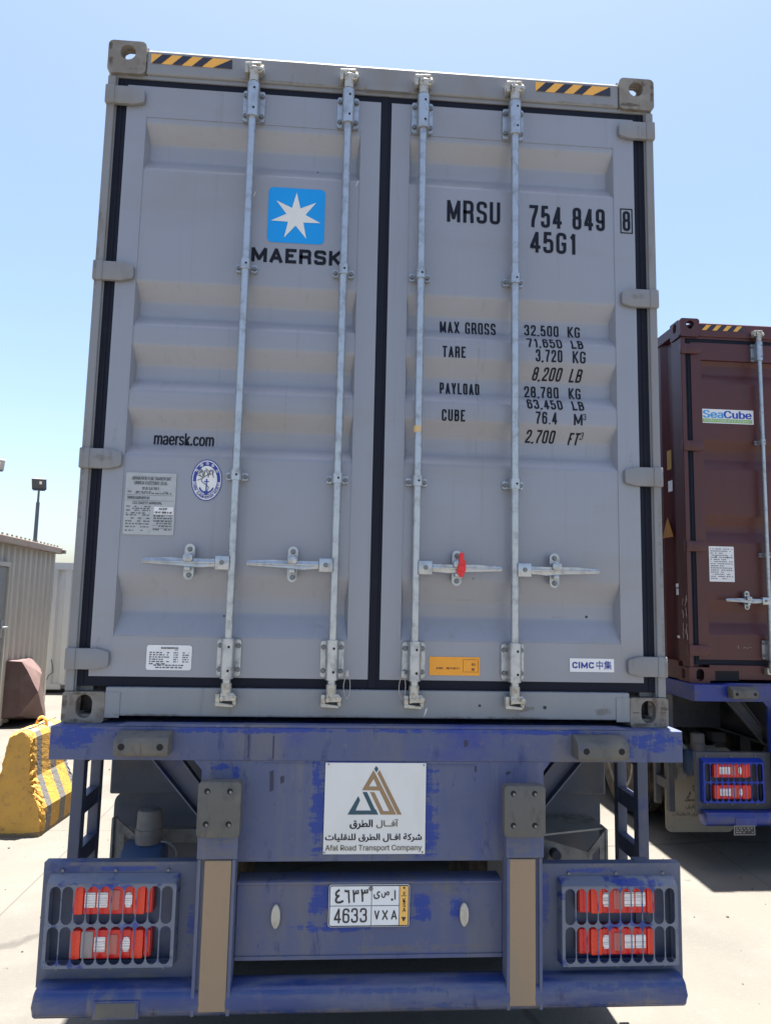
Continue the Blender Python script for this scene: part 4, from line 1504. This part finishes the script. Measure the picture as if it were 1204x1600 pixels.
def number_plate(t, dz):
    x0, x1, z0, z1 = -.1605, .1465, .7025 + dz, .8545 + dz
    y = -.0885
    m = MB()
    m.prism(rrect(x0, x1, z0, z1, .010, 4), y, -.0781 - .0085, bev=.001)
    p = m.build('number_plate', M['plate_white'], t)
    m = MB()
    y1 = y - .0010
    m.holed(rrect(x0 + .002, x1 - .002, z0 + .002, z1 - .002, .009, 4), [rrect(x0 + .0055, x1 - .0055, z0 + .0055, z1 - .0055, .006, 4)], y1, y1 + .0006)
    xa, xb = x0 + (540 - 178) / 686 * (x1 - x0), x0 + (776 - 178) / 686 * (x1 - x0)
    zm = z0 + .50 * (z1 - z0)
    m.flat([(x0 + .0055, zm - .001), (xb, zm - .001), (xb, zm + .001), (x0 + .0055, zm + .001)], y1)
    for x in (xa, xb):
        m.flat([(x - .001, z0 + .0055), (x + .001, z0 + .0055), (x + .001, z1 - .0055), (x - .001, z1 - .0055)], y1 - .0003)
    m.build('plate_border', M['ink_black'], p)
    m = MB()
    m.flat([(xb + .0012, z0 + .006), (x1 - .006, z0 + .006), (x1 - .006, z1 - .006), (xb + .0012, z1 - .006)], y1 + .0003)
    m.build('country_strip', M['plate_gold'], p, keep=True)
    X = lambda u: x0 + (u - 178) / 686 * (x1 - x0)
    Z = lambda v: z1 - (v - 1145) / 372 * (z1 - z0)
    it = []
    for ch, a, b, c, d in (('\u0664', 230, 290, 1182, 1308), ('\u0666', 308, 358, 1188, 1306), ('\u0663', 376, 432, 1185, 1300), ('\u0663', 446, 510, 1180, 1295),
                           ('\uFEEF', 556, 612, 1205, 1272), ('\uFEB9', 622, 690, 1205, 1262), ('\uFE8D', 732, 744, 1196, 1278)):
        it.append((ch, X(a), X(b), Z(d), Z(c)))
    it.append(('4', X(226), X(285), Z(1480), Z(1352), dict(sw=.0062)))
    it.append(('6', X(298), X(356), Z(1480), Z(1352), dict(sw=.0062)))
    it.append(('3', X(370), X(428), Z(1478), Z(1350), dict(sw=.0062)))
    it.append(('3', X(444), X(504), Z(1476), Z(1350), dict(sw=.0062)))
    it += [('V', X(566), X(608), Z(1452), Z(1374), dict(sw=.0048)), ('X', X(632), X(680), Z(1454), Z(1372), dict(sw=.0048)), ('A', X(708), X(758), Z(1452), Z(1370), dict(sw=.0048))]
    texts('plate_lettering', it, M['ink_black'], p, y1 - .0006, bold=.008, smear=.0006)
    texts('country_lettering', [('K', X(806), X(832), Z(1303), Z(1268)), ('S', X(806), X(830), Z(1343), Z(1310)), ('A', X(804), X(832), Z(1386), Z(1352))], M['ink_black'], p, y1 - .0006, smear=.0004)
    m = MB()
    m.flat([(X(795), Z(1432)), (X(815), Z(1475)), (X(836), Z(1432))], y1 - .0006)
    m.flat(circ(X(816), Z(1175), .0042, n=10), y1 - .0006)
    for a in (-35, 0, 35):
        c, s = math.cos(R(90 + a)), math.sin(R(90 + a))
        cx, cz = X(816), Z(1225)
        m.flat([(cx - .0006, cz - .006), (cx + .0006, cz - .006), (cx + c * .009 + .0008, cz + s * .008), (cx + c * .009 - .0008, cz + s * .008)], y1 - .0007 - .0001 * a / 35)
    m.flat([(X(790), Z(1248)), (X(838), Z(1248)), (X(838), Z(1243)), (X(790), Z(1243))], y1 - .0006)
    m.flat(circ(X(714), Z(1278), .0045, n=10), y1 - .0006)
    m.flat(circ(X(294), Z(1290), .0045, n=10), y1 - .0006)
    m.build('plate_mark', M['ink_black'], p, keep=True)
    m = MB()
    m.cyl((X(532), y, Z(1182)), (X(532), y - .005, Z(1182)), .0085, .007, seg=12)
    m.build('plate_bolt', M['bolt'], p, smooth=40)

M['blue_lamp'] = mat('lamp_box_blue', (.058, .076, .135), .5, layers=[((.105, .118, .158), (3, 3, 4), .42, .68, 8, .75), ((.012, .03, .15), (6, 6, 7), .58, .68, 8, .75), ((.09, .085, .08), (12, 12, 3), .58, .74, 7, .6)], bump=.05, rough_var=.25)
M['blue_grille'] = mat('grille_blue', (.115, .135, .185), .5, layers=[((.012, .03, .17), (9, 9, 14), .52, .62, 8, .9), ((.20, .20, .20), 16, .55, .75, 7, .6)], rough_var=.25)
M['blue_bumper'] = mat('bumper_blue', (.012, .036, .15), .35, layers=[((.088, .102, .165), (2.2, 9, 9), .36, .60, 9, .88), ((.15, .138, .125), (9, 9, 2), .50, .72, 8, .6), ((.02, .025, .09), (26, 30, 8), .60, .70, 7, .7)], bump=.08, bump_scale=24, rough_var=.35)
M['blue_frame'] = mat('side_frame_blue', (.055, .068, .115), .5, layers=[((.12, .125, .15), (4, 4, 2), .45, .7, 8, .75), ((.012, .03, .16), 5, .58, .7, 7, .7)], bump=.05)
M['guard'] = mat('mudguard_blue_grey', (.085, .10, .135), .6, layers=[((.15, .14, .125), (3, 3, 2), .45, .72, 8, .75), ((.05, .055, .075), 8, .5, .75, 7, .6)], bump=.06)

def wear(m, patches, colr, soft=.6, amount=.82):
    '''patches of newer paint (cx, cz, half width, half height) brushed over a surface, with ragged soft edges'''
    n, l = m.node_tree.nodes, m.node_tree.links
    bs = n['Principled BSDF']
    src = bs.inputs['Base Color'].links[0].from_socket
    tc = [q for q in n if q.type == 'TEX_COORD'][0]
    def node(op, a, b=None):
        q = n.new('ShaderNodeMath')
        q.operation = op
        for k_, v_ in enumerate((a, b)):
            if v_ is None:
                continue
            if isinstance(v_, (int, float)):
                q.inputs[k_].default_value = v_
            else:
                l.new(v_, q.inputs[k_])
        return q.outputs[0]
    sp = n.new('ShaderNodeSeparateXYZ')
    l.new(tc.outputs['Object'], sp.inputs[0])
    def nz(sx, sz, det, loc):
        mp = n.new('ShaderNodeMapping')
        mp.inputs['Scale'].default_value = (sx, 6, sz)
        mp.inputs['Location'].default_value = (loc, loc, loc)
        l.new(tc.outputs['Object'], mp.inputs['Vector'])
        q = n.new('ShaderNodeTexNoise')
        q.inputs['Scale'].default_value = 1
        q.inputs['Detail'].default_value = det
        q.inputs['Roughness'].default_value = .68
        l.new(mp.outputs[0], q.inputs['Vector'])
        return node('SUBTRACT', q.outputs['Fac'], .5)
    brush = node('ADD', node('ADD', node('MULTIPLY', nz(11, 40, 8, 2), 4.2), node('MULTIPLY', nz(45, 7, 6, 7), 2.6)), -.25)
    best = None
    for cx, cz, w, h in patches:
        dx = node('POWER', node('ABSOLUTE', node('DIVIDE', node('SUBTRACT', sp.outputs['X'], cx), w)), 2.6)
        dz_ = node('POWER', node('ABSOLUTE', node('DIVIDE', node('SUBTRACT', sp.outputs['Z'], cz), h)), 2.6)
        d = node('SUBTRACT', 1, node('ADD', dx, dz_))
        d = node('MAXIMUM', d, -1.2)
        best = d if best is None else node('MAXIMUM', best, d)
    mr = n.new('ShaderNodeMapRange')
    mr.interpolation_type = 'SMOOTHSTEP'
    mr.inputs['From Min'].default_value = .12
    mr.inputs['From Max'].default_value = .12 + soft
    mr.inputs['To Max'].default_value = amount
    l.new(node('ADD', best, brush), mr.inputs['Value'])
    mx = n.new('ShaderNodeMix')
    mx.data_type = 'RGBA'
    l.new(mr.outputs[0], mx.inputs[0])
    l.new(src, mx.inputs[6])
    mx.inputs[7].default_value = (*colr, 1)
    l.new(mx.outputs[2], bs.inputs['Base Color'])
FRESH = (.004, .030, .225)
wear(M['blue'], [(-1.15, 1.385, .11, .050), (-1.02, 1.408, .14, .022), (-.62, 1.420, .36, .014), (0, 1.421, .9, .010), (.72, 1.420, .26, .013), (1.14, 1.390, .13, .050), (1.00, 1.345, .05, .03),
                 (-.16, .70, .17, .024), (-.195, .80, .055, .065), (.325, .762, .036, .045), (.19, .77, .05, .06), (-.06, .875, .28, .014)], FRESH)
wear(M['blue_apron'], [(-.205, 1.12, .046, .23), (.218, 1.13, .044, .20), (.0, 1.305, .28, .020), (.20, .950, .07, .018), (-.60, 1.285, .05, .02), (-.53, 1.24, .02, .05)], FRESH)
wear(M['blue_bumper'], [(-1.08, .505, .16, .018), (-.70, .502, .14, .016), (-.30, .508, .2, .012), (.1, .505, .3, .010), (.86, .505, .26, .016), (.30, .45, .09, .02)], (.008, .034, .16), amount=.55)
wear(M['blue_lamp'], [(-.95, .908, .16, .010), (.85, .892, .15, .010), (.68, .77, .02, .14), (-.67, .71, .018, .10), (.95, .55, .2, .013)], FRESH, amount=.7)
wear(M['blue_grille'], [(-.95, .862, .10, .016), (1.03, .855, .12, .014), (-.88, .73, .05, .03), (-.86, .67, .10, .05), (.98, .72, .10, .03), (.92, .60, .12, .02)], FRESH, amount=.8)
GRIME = (.085, .080, .078)
wear(M['grey'], [(-.24, .385, .045, .010), (.36, .505, .06, .006), (.78, .44, .05, .006), (-.575, .15, .035, .03), (-.17, .20, .03, .05), (.16, .20, .03, .05), (.57, .20, .03, .05), (-.585, .55, .02, .05), (.60, .56, .02, .05),
                  (-1.10, .30, .012, .06), (1.09, 1.10, .012, .09), (-1.09, 1.15, .012, .07), (.42, 1.45, .006, .25), (-.40, 1.30, .006, .2)], GRIME, soft=1.2, amount=.30)
wear(M['casting'], [(-1.212, .06, .014, .06), (-1.14, .112, .075, .010), (-1.14, .006, .075, .010), (1.20, .07, .022, .06), (1.088, .058, .026, .004), (1.12, .010, .09, .012),
                     (-1.212, 2.87, .012, .03), (-1.205, 2.80, .012, .05), (1.21, 2.84, .010, .07), (-1.10, 2.765, .05, .012), (1.10, 2.765, .05, .012)], (.055, .034, .022), soft=.8, amount=.8)
wear(M['grey_frame'], [(-1.205, 1.0, .010, .35), (1.205, .75, .010, .3), (1.208, .30, .010, .2), (-1.208, 1.9, .008, .3), (.9, 2.76, .2, .006), (-.5, 2.76, .3, .006), (-1.13, 1.05, .04, .02), (1.12, 1.85, .04, .015)], (.095, .075, .056), soft=1.0, amount=.5)
wear(M['grey_sill'], [(-.9, .03, .2, .008), (-.2, .03, .3, .008), (.5, .03, .3, .009), (.95, .06, .05, .02), (.62, .07, .05, .015)], (.06, .045, .032), soft=.9, amount=.55)

ROADDUST = (.135, .122, .108)
wear(M['blue_bumper'], [(-.9, .436, .5, .022), (.0, .434, .7, .020), (.9, .436, .5, .024)], ROADDUST, soft=.9, amount=.62)
wear(M['blue_lamp'], [(-.95, .512, .33, .030), (.95, .502, .33, .030), (-.95, .925, .3, .008), (.95, .910, .3, .008)], ROADDUST, soft=.9, amount=.6)
wear(M['blue_apron'], [(-.58, .98, .09, .10), (.58, .97, .09, .10), (0, .945, .55, .014), (-.58, .45, .09, .04), (.58, .45, .09, .04)], (.115, .112, .118), soft=.9, amount=.6)
wear(M['blue'], [(-.87, 1.322, .16, .018), (.88, 1.316, .16, .018), (0, .858, .5, .012), (.28, .83, .10, .03), (.15, .62, .4, .02)], (.115, .108, .10), soft=.9, amount=.55)

nt_ = make_trailer('chassis_trailer', 'dusty blue skeletal chassis trailer carrying the grey container, with white company sign', (0, 0, 0), DECK, True)

M['drip'] = mat('dark_paint_drip', (.014, .018, .05), .5)
for x, z0, z1, w in ((-.485, 1.315, 1.405, .006), (-.392, 1.19, 1.27, .016), (-.39, 1.312, 1.40, .006), (-.352, 1.22, 1.25, .016), (.36, 1.36, 1.39, .018), (.53, 1.255, 1.27, .02), (.40, 1.265, 1.29, .008)):
    yy = -.0788 if z0 > 1.306 else -.0756
    m = MB()
    m.holed([(x - w / 3, z0), (x + w / 2, z0 + w * .4), (x + w / 2.5, z1), (x - w / 2, z1 - w * .3)], [], yy, yy + .0006)
    m.build('paint_drip', M['drip'], nt_)

# ------------------------------------------------------------------ second truck: maroon container on its own trailer
RX, RY, RDK = 3.776, 2.445, 1.332
RRIBS = [(2.60, 2.53, 2.45, 2.37), (1.90, 1.82, 1.745, 1.665), (1.30, 1.22, 1.165, 1.085), (.63, .54, .455, .37)]
rc, rd, RP = make_container('shipping_container', 'maroon shipping container on the truck to the right, partly cut by the frame', (RX, RY, RDK), M['maroon'], M['maroon'], M['maroon'], M['maroon'], RRIBS, is_grey=False)
# sticker, papers, chalk
def loc_pts(px):
    return [(x - RX, z - RDK) for x, z in px]
x0, x1, z0, z1 = 2.720 - RX, 3.156 - RX, 3.372 - RDK, 3.487 - RDK
sk = flat_decal('leasing_sticker', [(x0, z0), (x1, z0), (x1, z1), (x0, z1)], M['sticker'], rd[0], PY)
wd = x1 - x0
texts('sticker_lettering', [('Sea', x0 + .03 * wd, x0 + .425 * wd, z0 + .043, z1 - .010)], M['sc_light'], sk, PY - .0008, smear=.0042)
texts('sticker_lettering', [('Cube', x0 + .43 * wd, x0 + .965 * wd, z0 + .043, z1 - .010)], M['sc_dark'], sk, PY - .0008, smear=.0042)
fl = flat_decal('sticker_band', [(x0 + .012, z0 + .008), (x1 - .012, z0 + .008), (x1 - .012, z0 + .036), (x0 + .012, z0 + .036)], M['sc_green'], sk, PY - .0008)
texts('sticker_lettering', [('CONTAINER LEASING', x0 + .025, x1 - .025, z0 + .014, z0 + .030)], M['sticker'], sk, PY - .0016, smear=.0006)
x0, x1, z0, z1 = 2.749 - RX, 2.952 - RX, 2.108 - RDK, 2.384 - RDK
dp = flat_decal('data_plate', [(x0, z0), (x1, z0), (x1, z1), (x0, z1)], M['sticker'], rd[0], PY)
m = MB()
for i in range(15):
    z = z1 - .024 - i * .0165
    fine_print(m, x0 + .012, x1 - .012 - .05 * (i % 3 == 2), z, z + .007, PY - .0008, 200 + i, .8)
for u in (.28, .74):
    m.flat(circ(x0 + u * (x1 - x0), z1 - .085, .008, n=10), PY - .0012)
m.build('plate_print', M['print'], dp, keep=True)
m = MB()
for pts in ([(2.96, 1.62), (2.963, 1.595)], [(3.00, 1.60), (3.02, 1.605), (3.035, 1.595), (3.05, 1.61), (3.07, 1.60)]):
    m.tube([(x - RX, PY + .0005, z - RDK) for x, z in pts], .0022, 5)
m.build('chalk_mark', M['chalk'], rd[0])
m = MB()
rnd = random.Random(9)
for z0_ in (1.96, 1.86, 1.74, 1.70):
    for k in range(2):
        y0_ = .012 + .045 * k
        pts = [(-1.2168, y0_ + rnd.uniform(0, .035), z0_ - RDK + rnd.uniform(-.05, .05)) for q in range(4)]
        m.tube(pts, .0025, 5)
m.build('chalk_mark', M['chalk'], rc)
# markings on its left side wall
def side_mark(name, y0, y1, z0, z1, mat_, tri=False):
    m = MB()
    x = -1.2075
    P = [(y0, z0), (y1, z0), (y1, z1), (y0, z1)] if not tri else [(y0, z0), (y1, z0), ((y0 + y1) / 2, z1)]
    m.holed([(a - RY, b - RDK) for a, b in P], [], x - .0012, x, axis='x')
    return m.build(name, mat_, rc)
side_mark('caution_sticker', 2.672, 2.745, 3.03, 3.19, mat('dull_yellow', (.36, .21, .04), .6))  # yellow in a dull, toned-down colour
side_mark('caution_triangle', 2.665, 2.86, 2.47, 2.64, mat('shaded_orange', (.36, .16, .03), .6), True)  # orange darkened in its colour to suit the shaded side
side_mark('side_marking', 2.664, 2.735, 2.845, 2.935, M['sticker'])
side_mark('side_marking', 2.60, 2.645, 2.06, 2.09, M['sticker'])
side_mark('side_marking', 2.60, 2.64, 2.00, 2.05, M['sticker'])
side_mark('side_marking', 2.60, 2.64, 1.66, 1.68, M['sticker'])
rt = make_trailer('chassis_trailer', 'blue chassis trailer under the maroon container, its red tail lamps behind a wire grille', (RX, RY - .01, 0), RDK, False)
# manufacturer plate below its left lamp box
m = MB()
m.holed([(-1.0, .272), (-.84, .272), (-.84, .338), (-1.0, .338)], [], -.1570, -.1515)
mp = m.build('maker_plate', M['ink_black'], rt)
m = MB()
m.holed([(-1.0, .272), (-.84, .272), (-.84, .338), (-1.0, .338)], [[(-.995, .277), (-.845, .277), (-.845, .333), (-.995, .333)]], -.1580, -.1573)
for i, z in enumerate((.318, .303, .288)):
    fine_print(m, -.985, -.855, z, z + .007, -.1577, 300 + i, .8)
m.build('plate_print', mat('dull_plate_print', (.20, .20, .19), .5), mp)

# ------------------------------------------------------------------ yellow concrete barrier
def barrier():
    L = .68
    prof = [(-.26, .0), (-.26, .19), (-.165, .42), (-.112, .72), (-.095, .775), (-.065, .800), (-.02, .806), (.03, .80), (.062, .785), (.083, .745), (.105, .44), (.205, .205), (.20, .0)]
    # resample the profile
    P = []
    for (a, b), (c, d) in zip(prof, prof[1:] + prof[:1]):
        n = max(1, int(math.hypot(c - a, d - b) / .022))
        for i in range(n):
            P.append((a + (c - a) * i / n, b + (d - b) * i / n))
    m = MB()
    bm = m.bm
    ys = [0, .004, .012, .022, .034, .048, .064, .085, .11, .14, .18] + [.22 + .03 * i for i in range(12)] + [.57, .60, .625, .645, .66, .672, L]
    rings = []
    N = len(P)
    for j, y in enumerate(ys):
        ring = []
        for i, (x, z) in enumerate(P):
            e = 0
            if z > .02:
                near = max(0, 1 - y / .11, 1 - (L - y) / .09)
                v = Vector((x * 28, y * 28, z * 28))
                w = Vector((x * 70 + 9, y * 70, z * 70))
                side = 1.0 if x > -.0 else .55
                amp = .004 + .050 * near ** 1.4 * side
                e = (noise.noise(v) * .6 + noise.noise(w) * .55) * amp - near ** 3 * .022
            cx, cz = -.02, .36
            d = Vector((x - cx, z - cz)).normalized()
            ring.append(bm.verts.new((x + d.x * e, y + (noise.noise(Vector((x * 40, 3, z * 40))) * .010 if y < .05 and z > .02 else 0), z + d.y * e)))
        rings.append(ring)
    for a, b in zip(rings, rings[1:]):
        for i in range(N):
            bm.faces.new((a[i], a[(i + 1) % N], b[(i + 1) % N], b[i]))
    bm.faces.new(rings[0][::-1])
    bm.faces.new(rings[-1])
    # material with painted stripes along the length
    mm = mat('yellow_barrier_paint', (.48, .265, .045), .75, layers=[((.36, .20, .05), 7, .42, .7, 8, .7), ((.20, .11, .05), 22, .54, .72, 8, .75), ((.16, .12, .08), 60, .66, .76, 6, .7)], bump=.5, bump_scale=70)
    n, l = mm.node_tree.nodes, mm.node_tree.links
    bs = n['Principled BSDF']
    src = bs.inputs['Base Color'].links[0].from_socket
    tc = [q for q in n if q.type == 'TEX_COORD'][0]
    sp = n.new('ShaderNodeSeparateXYZ')
    l.new(tc.outputs['Object'], sp.inputs[0])
    def math_(op, a, b=None):
        q = n.new('ShaderNodeMath')
        q.operation = op
        for k, v in enumerate((a, b)):
            if v is None:
                continue
            if isinstance(v, (int, float)):
                q.inputs[k].default_value = v
            else:
                l.new(v, q.inputs[k])
        return q.outputs[0]
    ph = math_('FRACT', math_('DIVIDE', math_('ADD', sp.outputs['Y'], .075), .255))
    st = math_('MULTIPLY', math_('GREATER_THAN', ph, .60), math_('GREATER_THAN', sp.outputs['X'], -.03))
    st = math_('MULTIPLY', st, math_('GREATER_THAN', sp.outputs['Y'], .09))
    mx = n.new('ShaderNodeMix')
    mx.data_type = 'RGBA'
    l.new(st, mx.inputs[0])
    l.new(src, mx.inputs[6])
    mx.inputs[7].default_value = (.135, .13, .125, 1)
    # darker brown along the foot, with a ragged upper edge
    nz = n.new('ShaderNodeTexNoise')
    nz.inputs['Scale'].default_value = 9
    nz.inputs['Detail'].default_value = 6
    l.new(tc.outputs['Object'], nz.inputs['Vector'])
    gr = math_('LESS_THAN', sp.outputs['Z'], math_('MULTIPLY', nz.outputs['Fac'], .055))
    mx2 = n.new('ShaderNodeMix')
    mx2.data_type = 'RGBA'
    l.new(math_('MULTIPLY', gr, .8), mx2.inputs[0])
    l.new(mx.outputs[2], mx2.inputs[6])
    mx2.inputs[7].default_value = (.10, .085, .06, 1)
    l.new(mx2.outputs[2], bs.inputs['Base Color'])
    t = thing('concrete_barrier', 'yellow concrete road barrier with grey stripes, chipped at its near end', 'barrier', (-2.62, 3.14, 0), R(-4))
    m.build('barrier_body', mm, t)
    m = MB()
    m.tube([(.0 + .04 * math.cos(R(a)), .34, .80 + .06 * math.sin(R(a))) for a in range(-10, 191, 20)], .013, 8)
    m.build('lifting_loop', M['haz_y'], t, smooth=40)
    m = MB()
    m.tube([(-.0 + .012 * math.sin(i * .9), .03 + .1 * i, .806 + .002) for i in range(7)], .004, 5)
    m.build('top_crack', M['steel_dark'], t)
barrier()

# ------------------------------------------------------------------ maroon block in front of the shed
def block():
    t = thing('concrete_block', 'dusty maroon faceted block on the ground beside the beige shed', 'block', (-4.4, 8.0, 0))
    ox, oy = -4.4, 8.0
    V = {}
    def v(k, x, y, z):
        V[k] = (x - ox, y - oy, z)
    y1, y2 = 7.65, 9.0
    v('a', -5.9, y1, .02); v('b', -4.475, y1, .16); v('k', -4.262, y1 + .05, .50); v('t', -4.50, y1 + .02, .912); v('l', -4.82, y1 + .02, .92); v('m', -5.9, y1, .9)
    v('A', -5.9, y2, .0); v('F', -4.62, y2, .0); v('S', -4.70, y2 - .1, .68); v('T', -4.87, y2 - .1, .86); v('M', -5.9, y2, .86)
    v('f', -4.40, y1 + .75, .0); v('s', -4.42, y1 + .55, .68)
    m = MB()
    vs = {k: m.bm.verts.new(p) for k, p in V.items()}
    for f in ('abktlm', 'bfk', 'kfs', 'kst', 'fFSs', 'stTS', 'tlmMT', 'AFSTM', 'aAMm'):
        try:
            m.bm.faces.new([vs[c] for c in f])
        except Exception as e:
            print('face', f, e)
    m.bm.faces.new([vs[c] for c in 'abfFA'][::-1])
    bmesh.ops.triangulate(m.bm, faces=m.bm.faces[:])
    bmesh.ops.subdivide_edges(m.bm, edges=m.bm.edges[:], cuts=5, use_grid_fill=True)
    for q in m.bm.verts:
        q.co += Vector((noise.noise(q.co * 3.1), noise.noise(q.co * 3.1 + Vector((5, 0, 0))), noise.noise(q.co * 3.1 + Vector((0, 9, 0))))) * .016
    m.build('block_body', M['dusky'], t)
block()

# ------------------------------------------------------------------ beige shed
def shed():
    t = thing('site_shed', 'beige corrugated site shed with rusty roof flashing and grey door', 'shed', (-4.95, 9.82, 0), R(6.3))
    L, Hh, Wd = 5.6, 2.55, 3.0
    dy0, dy1, dzt = -3.45, -2.42, 2.26
    m = MB()
    bm = m.bm
    pitch = .265
    prof = []
    y = 0
    while y > -L:
        prof += [(y, 0), (y - .085, 0), (y - .125, -.036), (y - .22, -.036)]
        y -= pitch
    V = []
    for yy, d in prof:
        lo = dzt if dy0 < yy < dy1 else .03
        V.append((bm.verts.new((d, yy, lo)), bm.verts.new((d, yy, Hh)), lo))
    for p, q in zip(V, V[1:]):
        bm.faces.new((p[0], q[0], q[1], p[1])) if p[2] == q[2] else bm.faces.new((p[0], q[0], q[1], p[1]))
    m.box(-Wd, -.001, -.03, -.005, .03, Hh)
    m.box(-Wd, -.03, -L, -L + .03, .03, Hh)
    m.box(-Wd, -Wd + .03, -L + .031, -.031, .03, Hh)
    m.build('wall_cladding', M['shed'], t)
    m = MB()
    m.box(.0, .09, -L, .08, Hh - .015, Hh + .09, .01)
    m.box(.09, .14, .02, .12, Hh - .005, Hh + .06, .006)
    for i in range(26):
        yy = -.1 - i * .2
        m.box(.03, .05, yy, yy + .03, Hh + .0905, Hh + .125)
    m.build('roof_flashing', M['shed_trim'], t)
    m = MB()
    m.box(-Wd - .05, -.001, -L - .05, .05, Hh + .001, Hh + .05)
    m.build('roof', M['shed'], t)
    m = MB()
    m.box(-.05, .012, dy0 + .03, dy1 - .03, .05, dzt - .03, .006)
    d = m.build('door', M['door_grey'], t)
    m = MB()
    m.box(-.05, .035, dy1 - .029, dy1 + .02, .04, dzt + .03)
    m.box(-.05, .035, dy0 - .02, dy0 + .029, .04, dzt + .03)
    m.box(-.05, .035, dy0 + .0291, dy1 - .0291, dzt - .029, dzt + .03)
    m.build('door_frame', M['shed'], t)
    m = MB()
    m.box(.0125, .022, dy1 - .15, dy1 - .07, 1.26, 1.50, .004)
    m.cyl((.02, dy1 - .11, 1.40), (.08, dy1 - .11, 1.40), .016, seg=12)
    m.cyl((.08, dy1 - .09, 1.40), (.08, dy1 - .32, 1.405), .014, seg=12)
    m.build('handle', M['galv'], d, smooth=40)
shed()

# ------------------------------------------------------------------ white cabin behind
def cabin():
    t = thing('white_cabin', 'white ribbed steel cabin standing behind the beige shed', 'cabin', (-5.2, 11.15, 0))
    x0, x1, z0, z1 = -2.6, 3.0, .07, 2.43
    m = MB()
    bm = m.bm
    prof = []
    x = x0 + .04
    while x < x1 - .3:
        prof += [(x, 0), (x + .085, 0), (x + .125, .05), (x + .20, .05), (x + .245, 0)]
        x += .255
    prof.append((x1 - .04, 0))
    V = [(bm.verts.new((a, b, z0 + .10)), bm.verts.new((a, b, z1 - .13))) for a, b in prof]
    for p, q in zip(V, V[1:]):
        bm.faces.new((p[0], q[0], q[1], p[1]))
    m.build('front_wall', M['white_box'], t)
    m = MB()
    m.box(x0, x1, -.02, .10, z1 - .13, z1)
    m.box(x0, .02, -.02, .10, z0, z0 + .10)
    m.box(.23, x1, -.02, .10, z0, z0 + .10)
    m.box(.0, .25, -.02, .10, z0 + .085, z0 + .10)
    for a in (x0, x1 - .08):
        m.box(a, a + .08, -.021, .10, z0 + .1001, z1 - .1301)
    m.build('frame', M['white_box'], t)
    m = MB()
    m.box(x0 + .02, x1 - .02, .101, 2.4, z0, z1 - .02)
    m.build('cabin_body', M['white_box'], t)
    m = MB()
    m.box(x0 + .1, x1 - .1, .2, 2.3, 0, z0 - .001)
    m.build('skid', M['steel_dark'], t)
    m = MB()
    m.tube([(-.17 + .045 * math.sin(i * .3) - .012 * i * (i > 5), -.04, .62 - .048 * i) for i in range(12)], .008, 6)
    m.build('hanging_cable', M['steel_dark'], t, smooth=40)
cabin()

# ------------------------------------------------------------------ lamp posts
def lamp(loc, h, label, rz, head=None):
    t = thing('lamp_post', label, 'lamp post', loc, rz, 'yard lamp posts')
    m = MB()
    m.cyl((0, 0, 0), (0, 0, h - 1.0), .10, .078, seg=14)
    m.build('pole', M['pole'], t, smooth=40)
    m = MB()
    m.cyl((0, 0, h - 1.0), (0, 0, h - .45), .05, .045, seg=12)
    m.cyl((-.25, 0, h - .45), (.25, 0, h - .45), .03, seg=8)
    m.build('pole_top', M['pole'], t, smooth=40)
    m = MB()
    Mx = Matrix.Translation((0, -.06, h - .18)) @ Matrix.Rotation(R(32), 4, 'X')
    m.box(-.30, .30, -.05, .05, -.27, .27, .02, M=Mx)
    hd = m.build('floodlight', head or M['flood'], t)
    m = MB()
    m.box(.02, .12, -.056, -.0505, .02, .16, M=Mx)
    m.build('lens', M['clear'], hd)
lamp((-13.42, 30, 0), 6.75, 'tall grey lamp post with dark floodlight rising above the beige shed', R(14))
lamp((-15.33, 30, 0), 7.58, 'second lamp post whose pale head just enters the left edge of the photo', R(30), mat('pale_lamp_casing', (.30, .31, .31), .5))
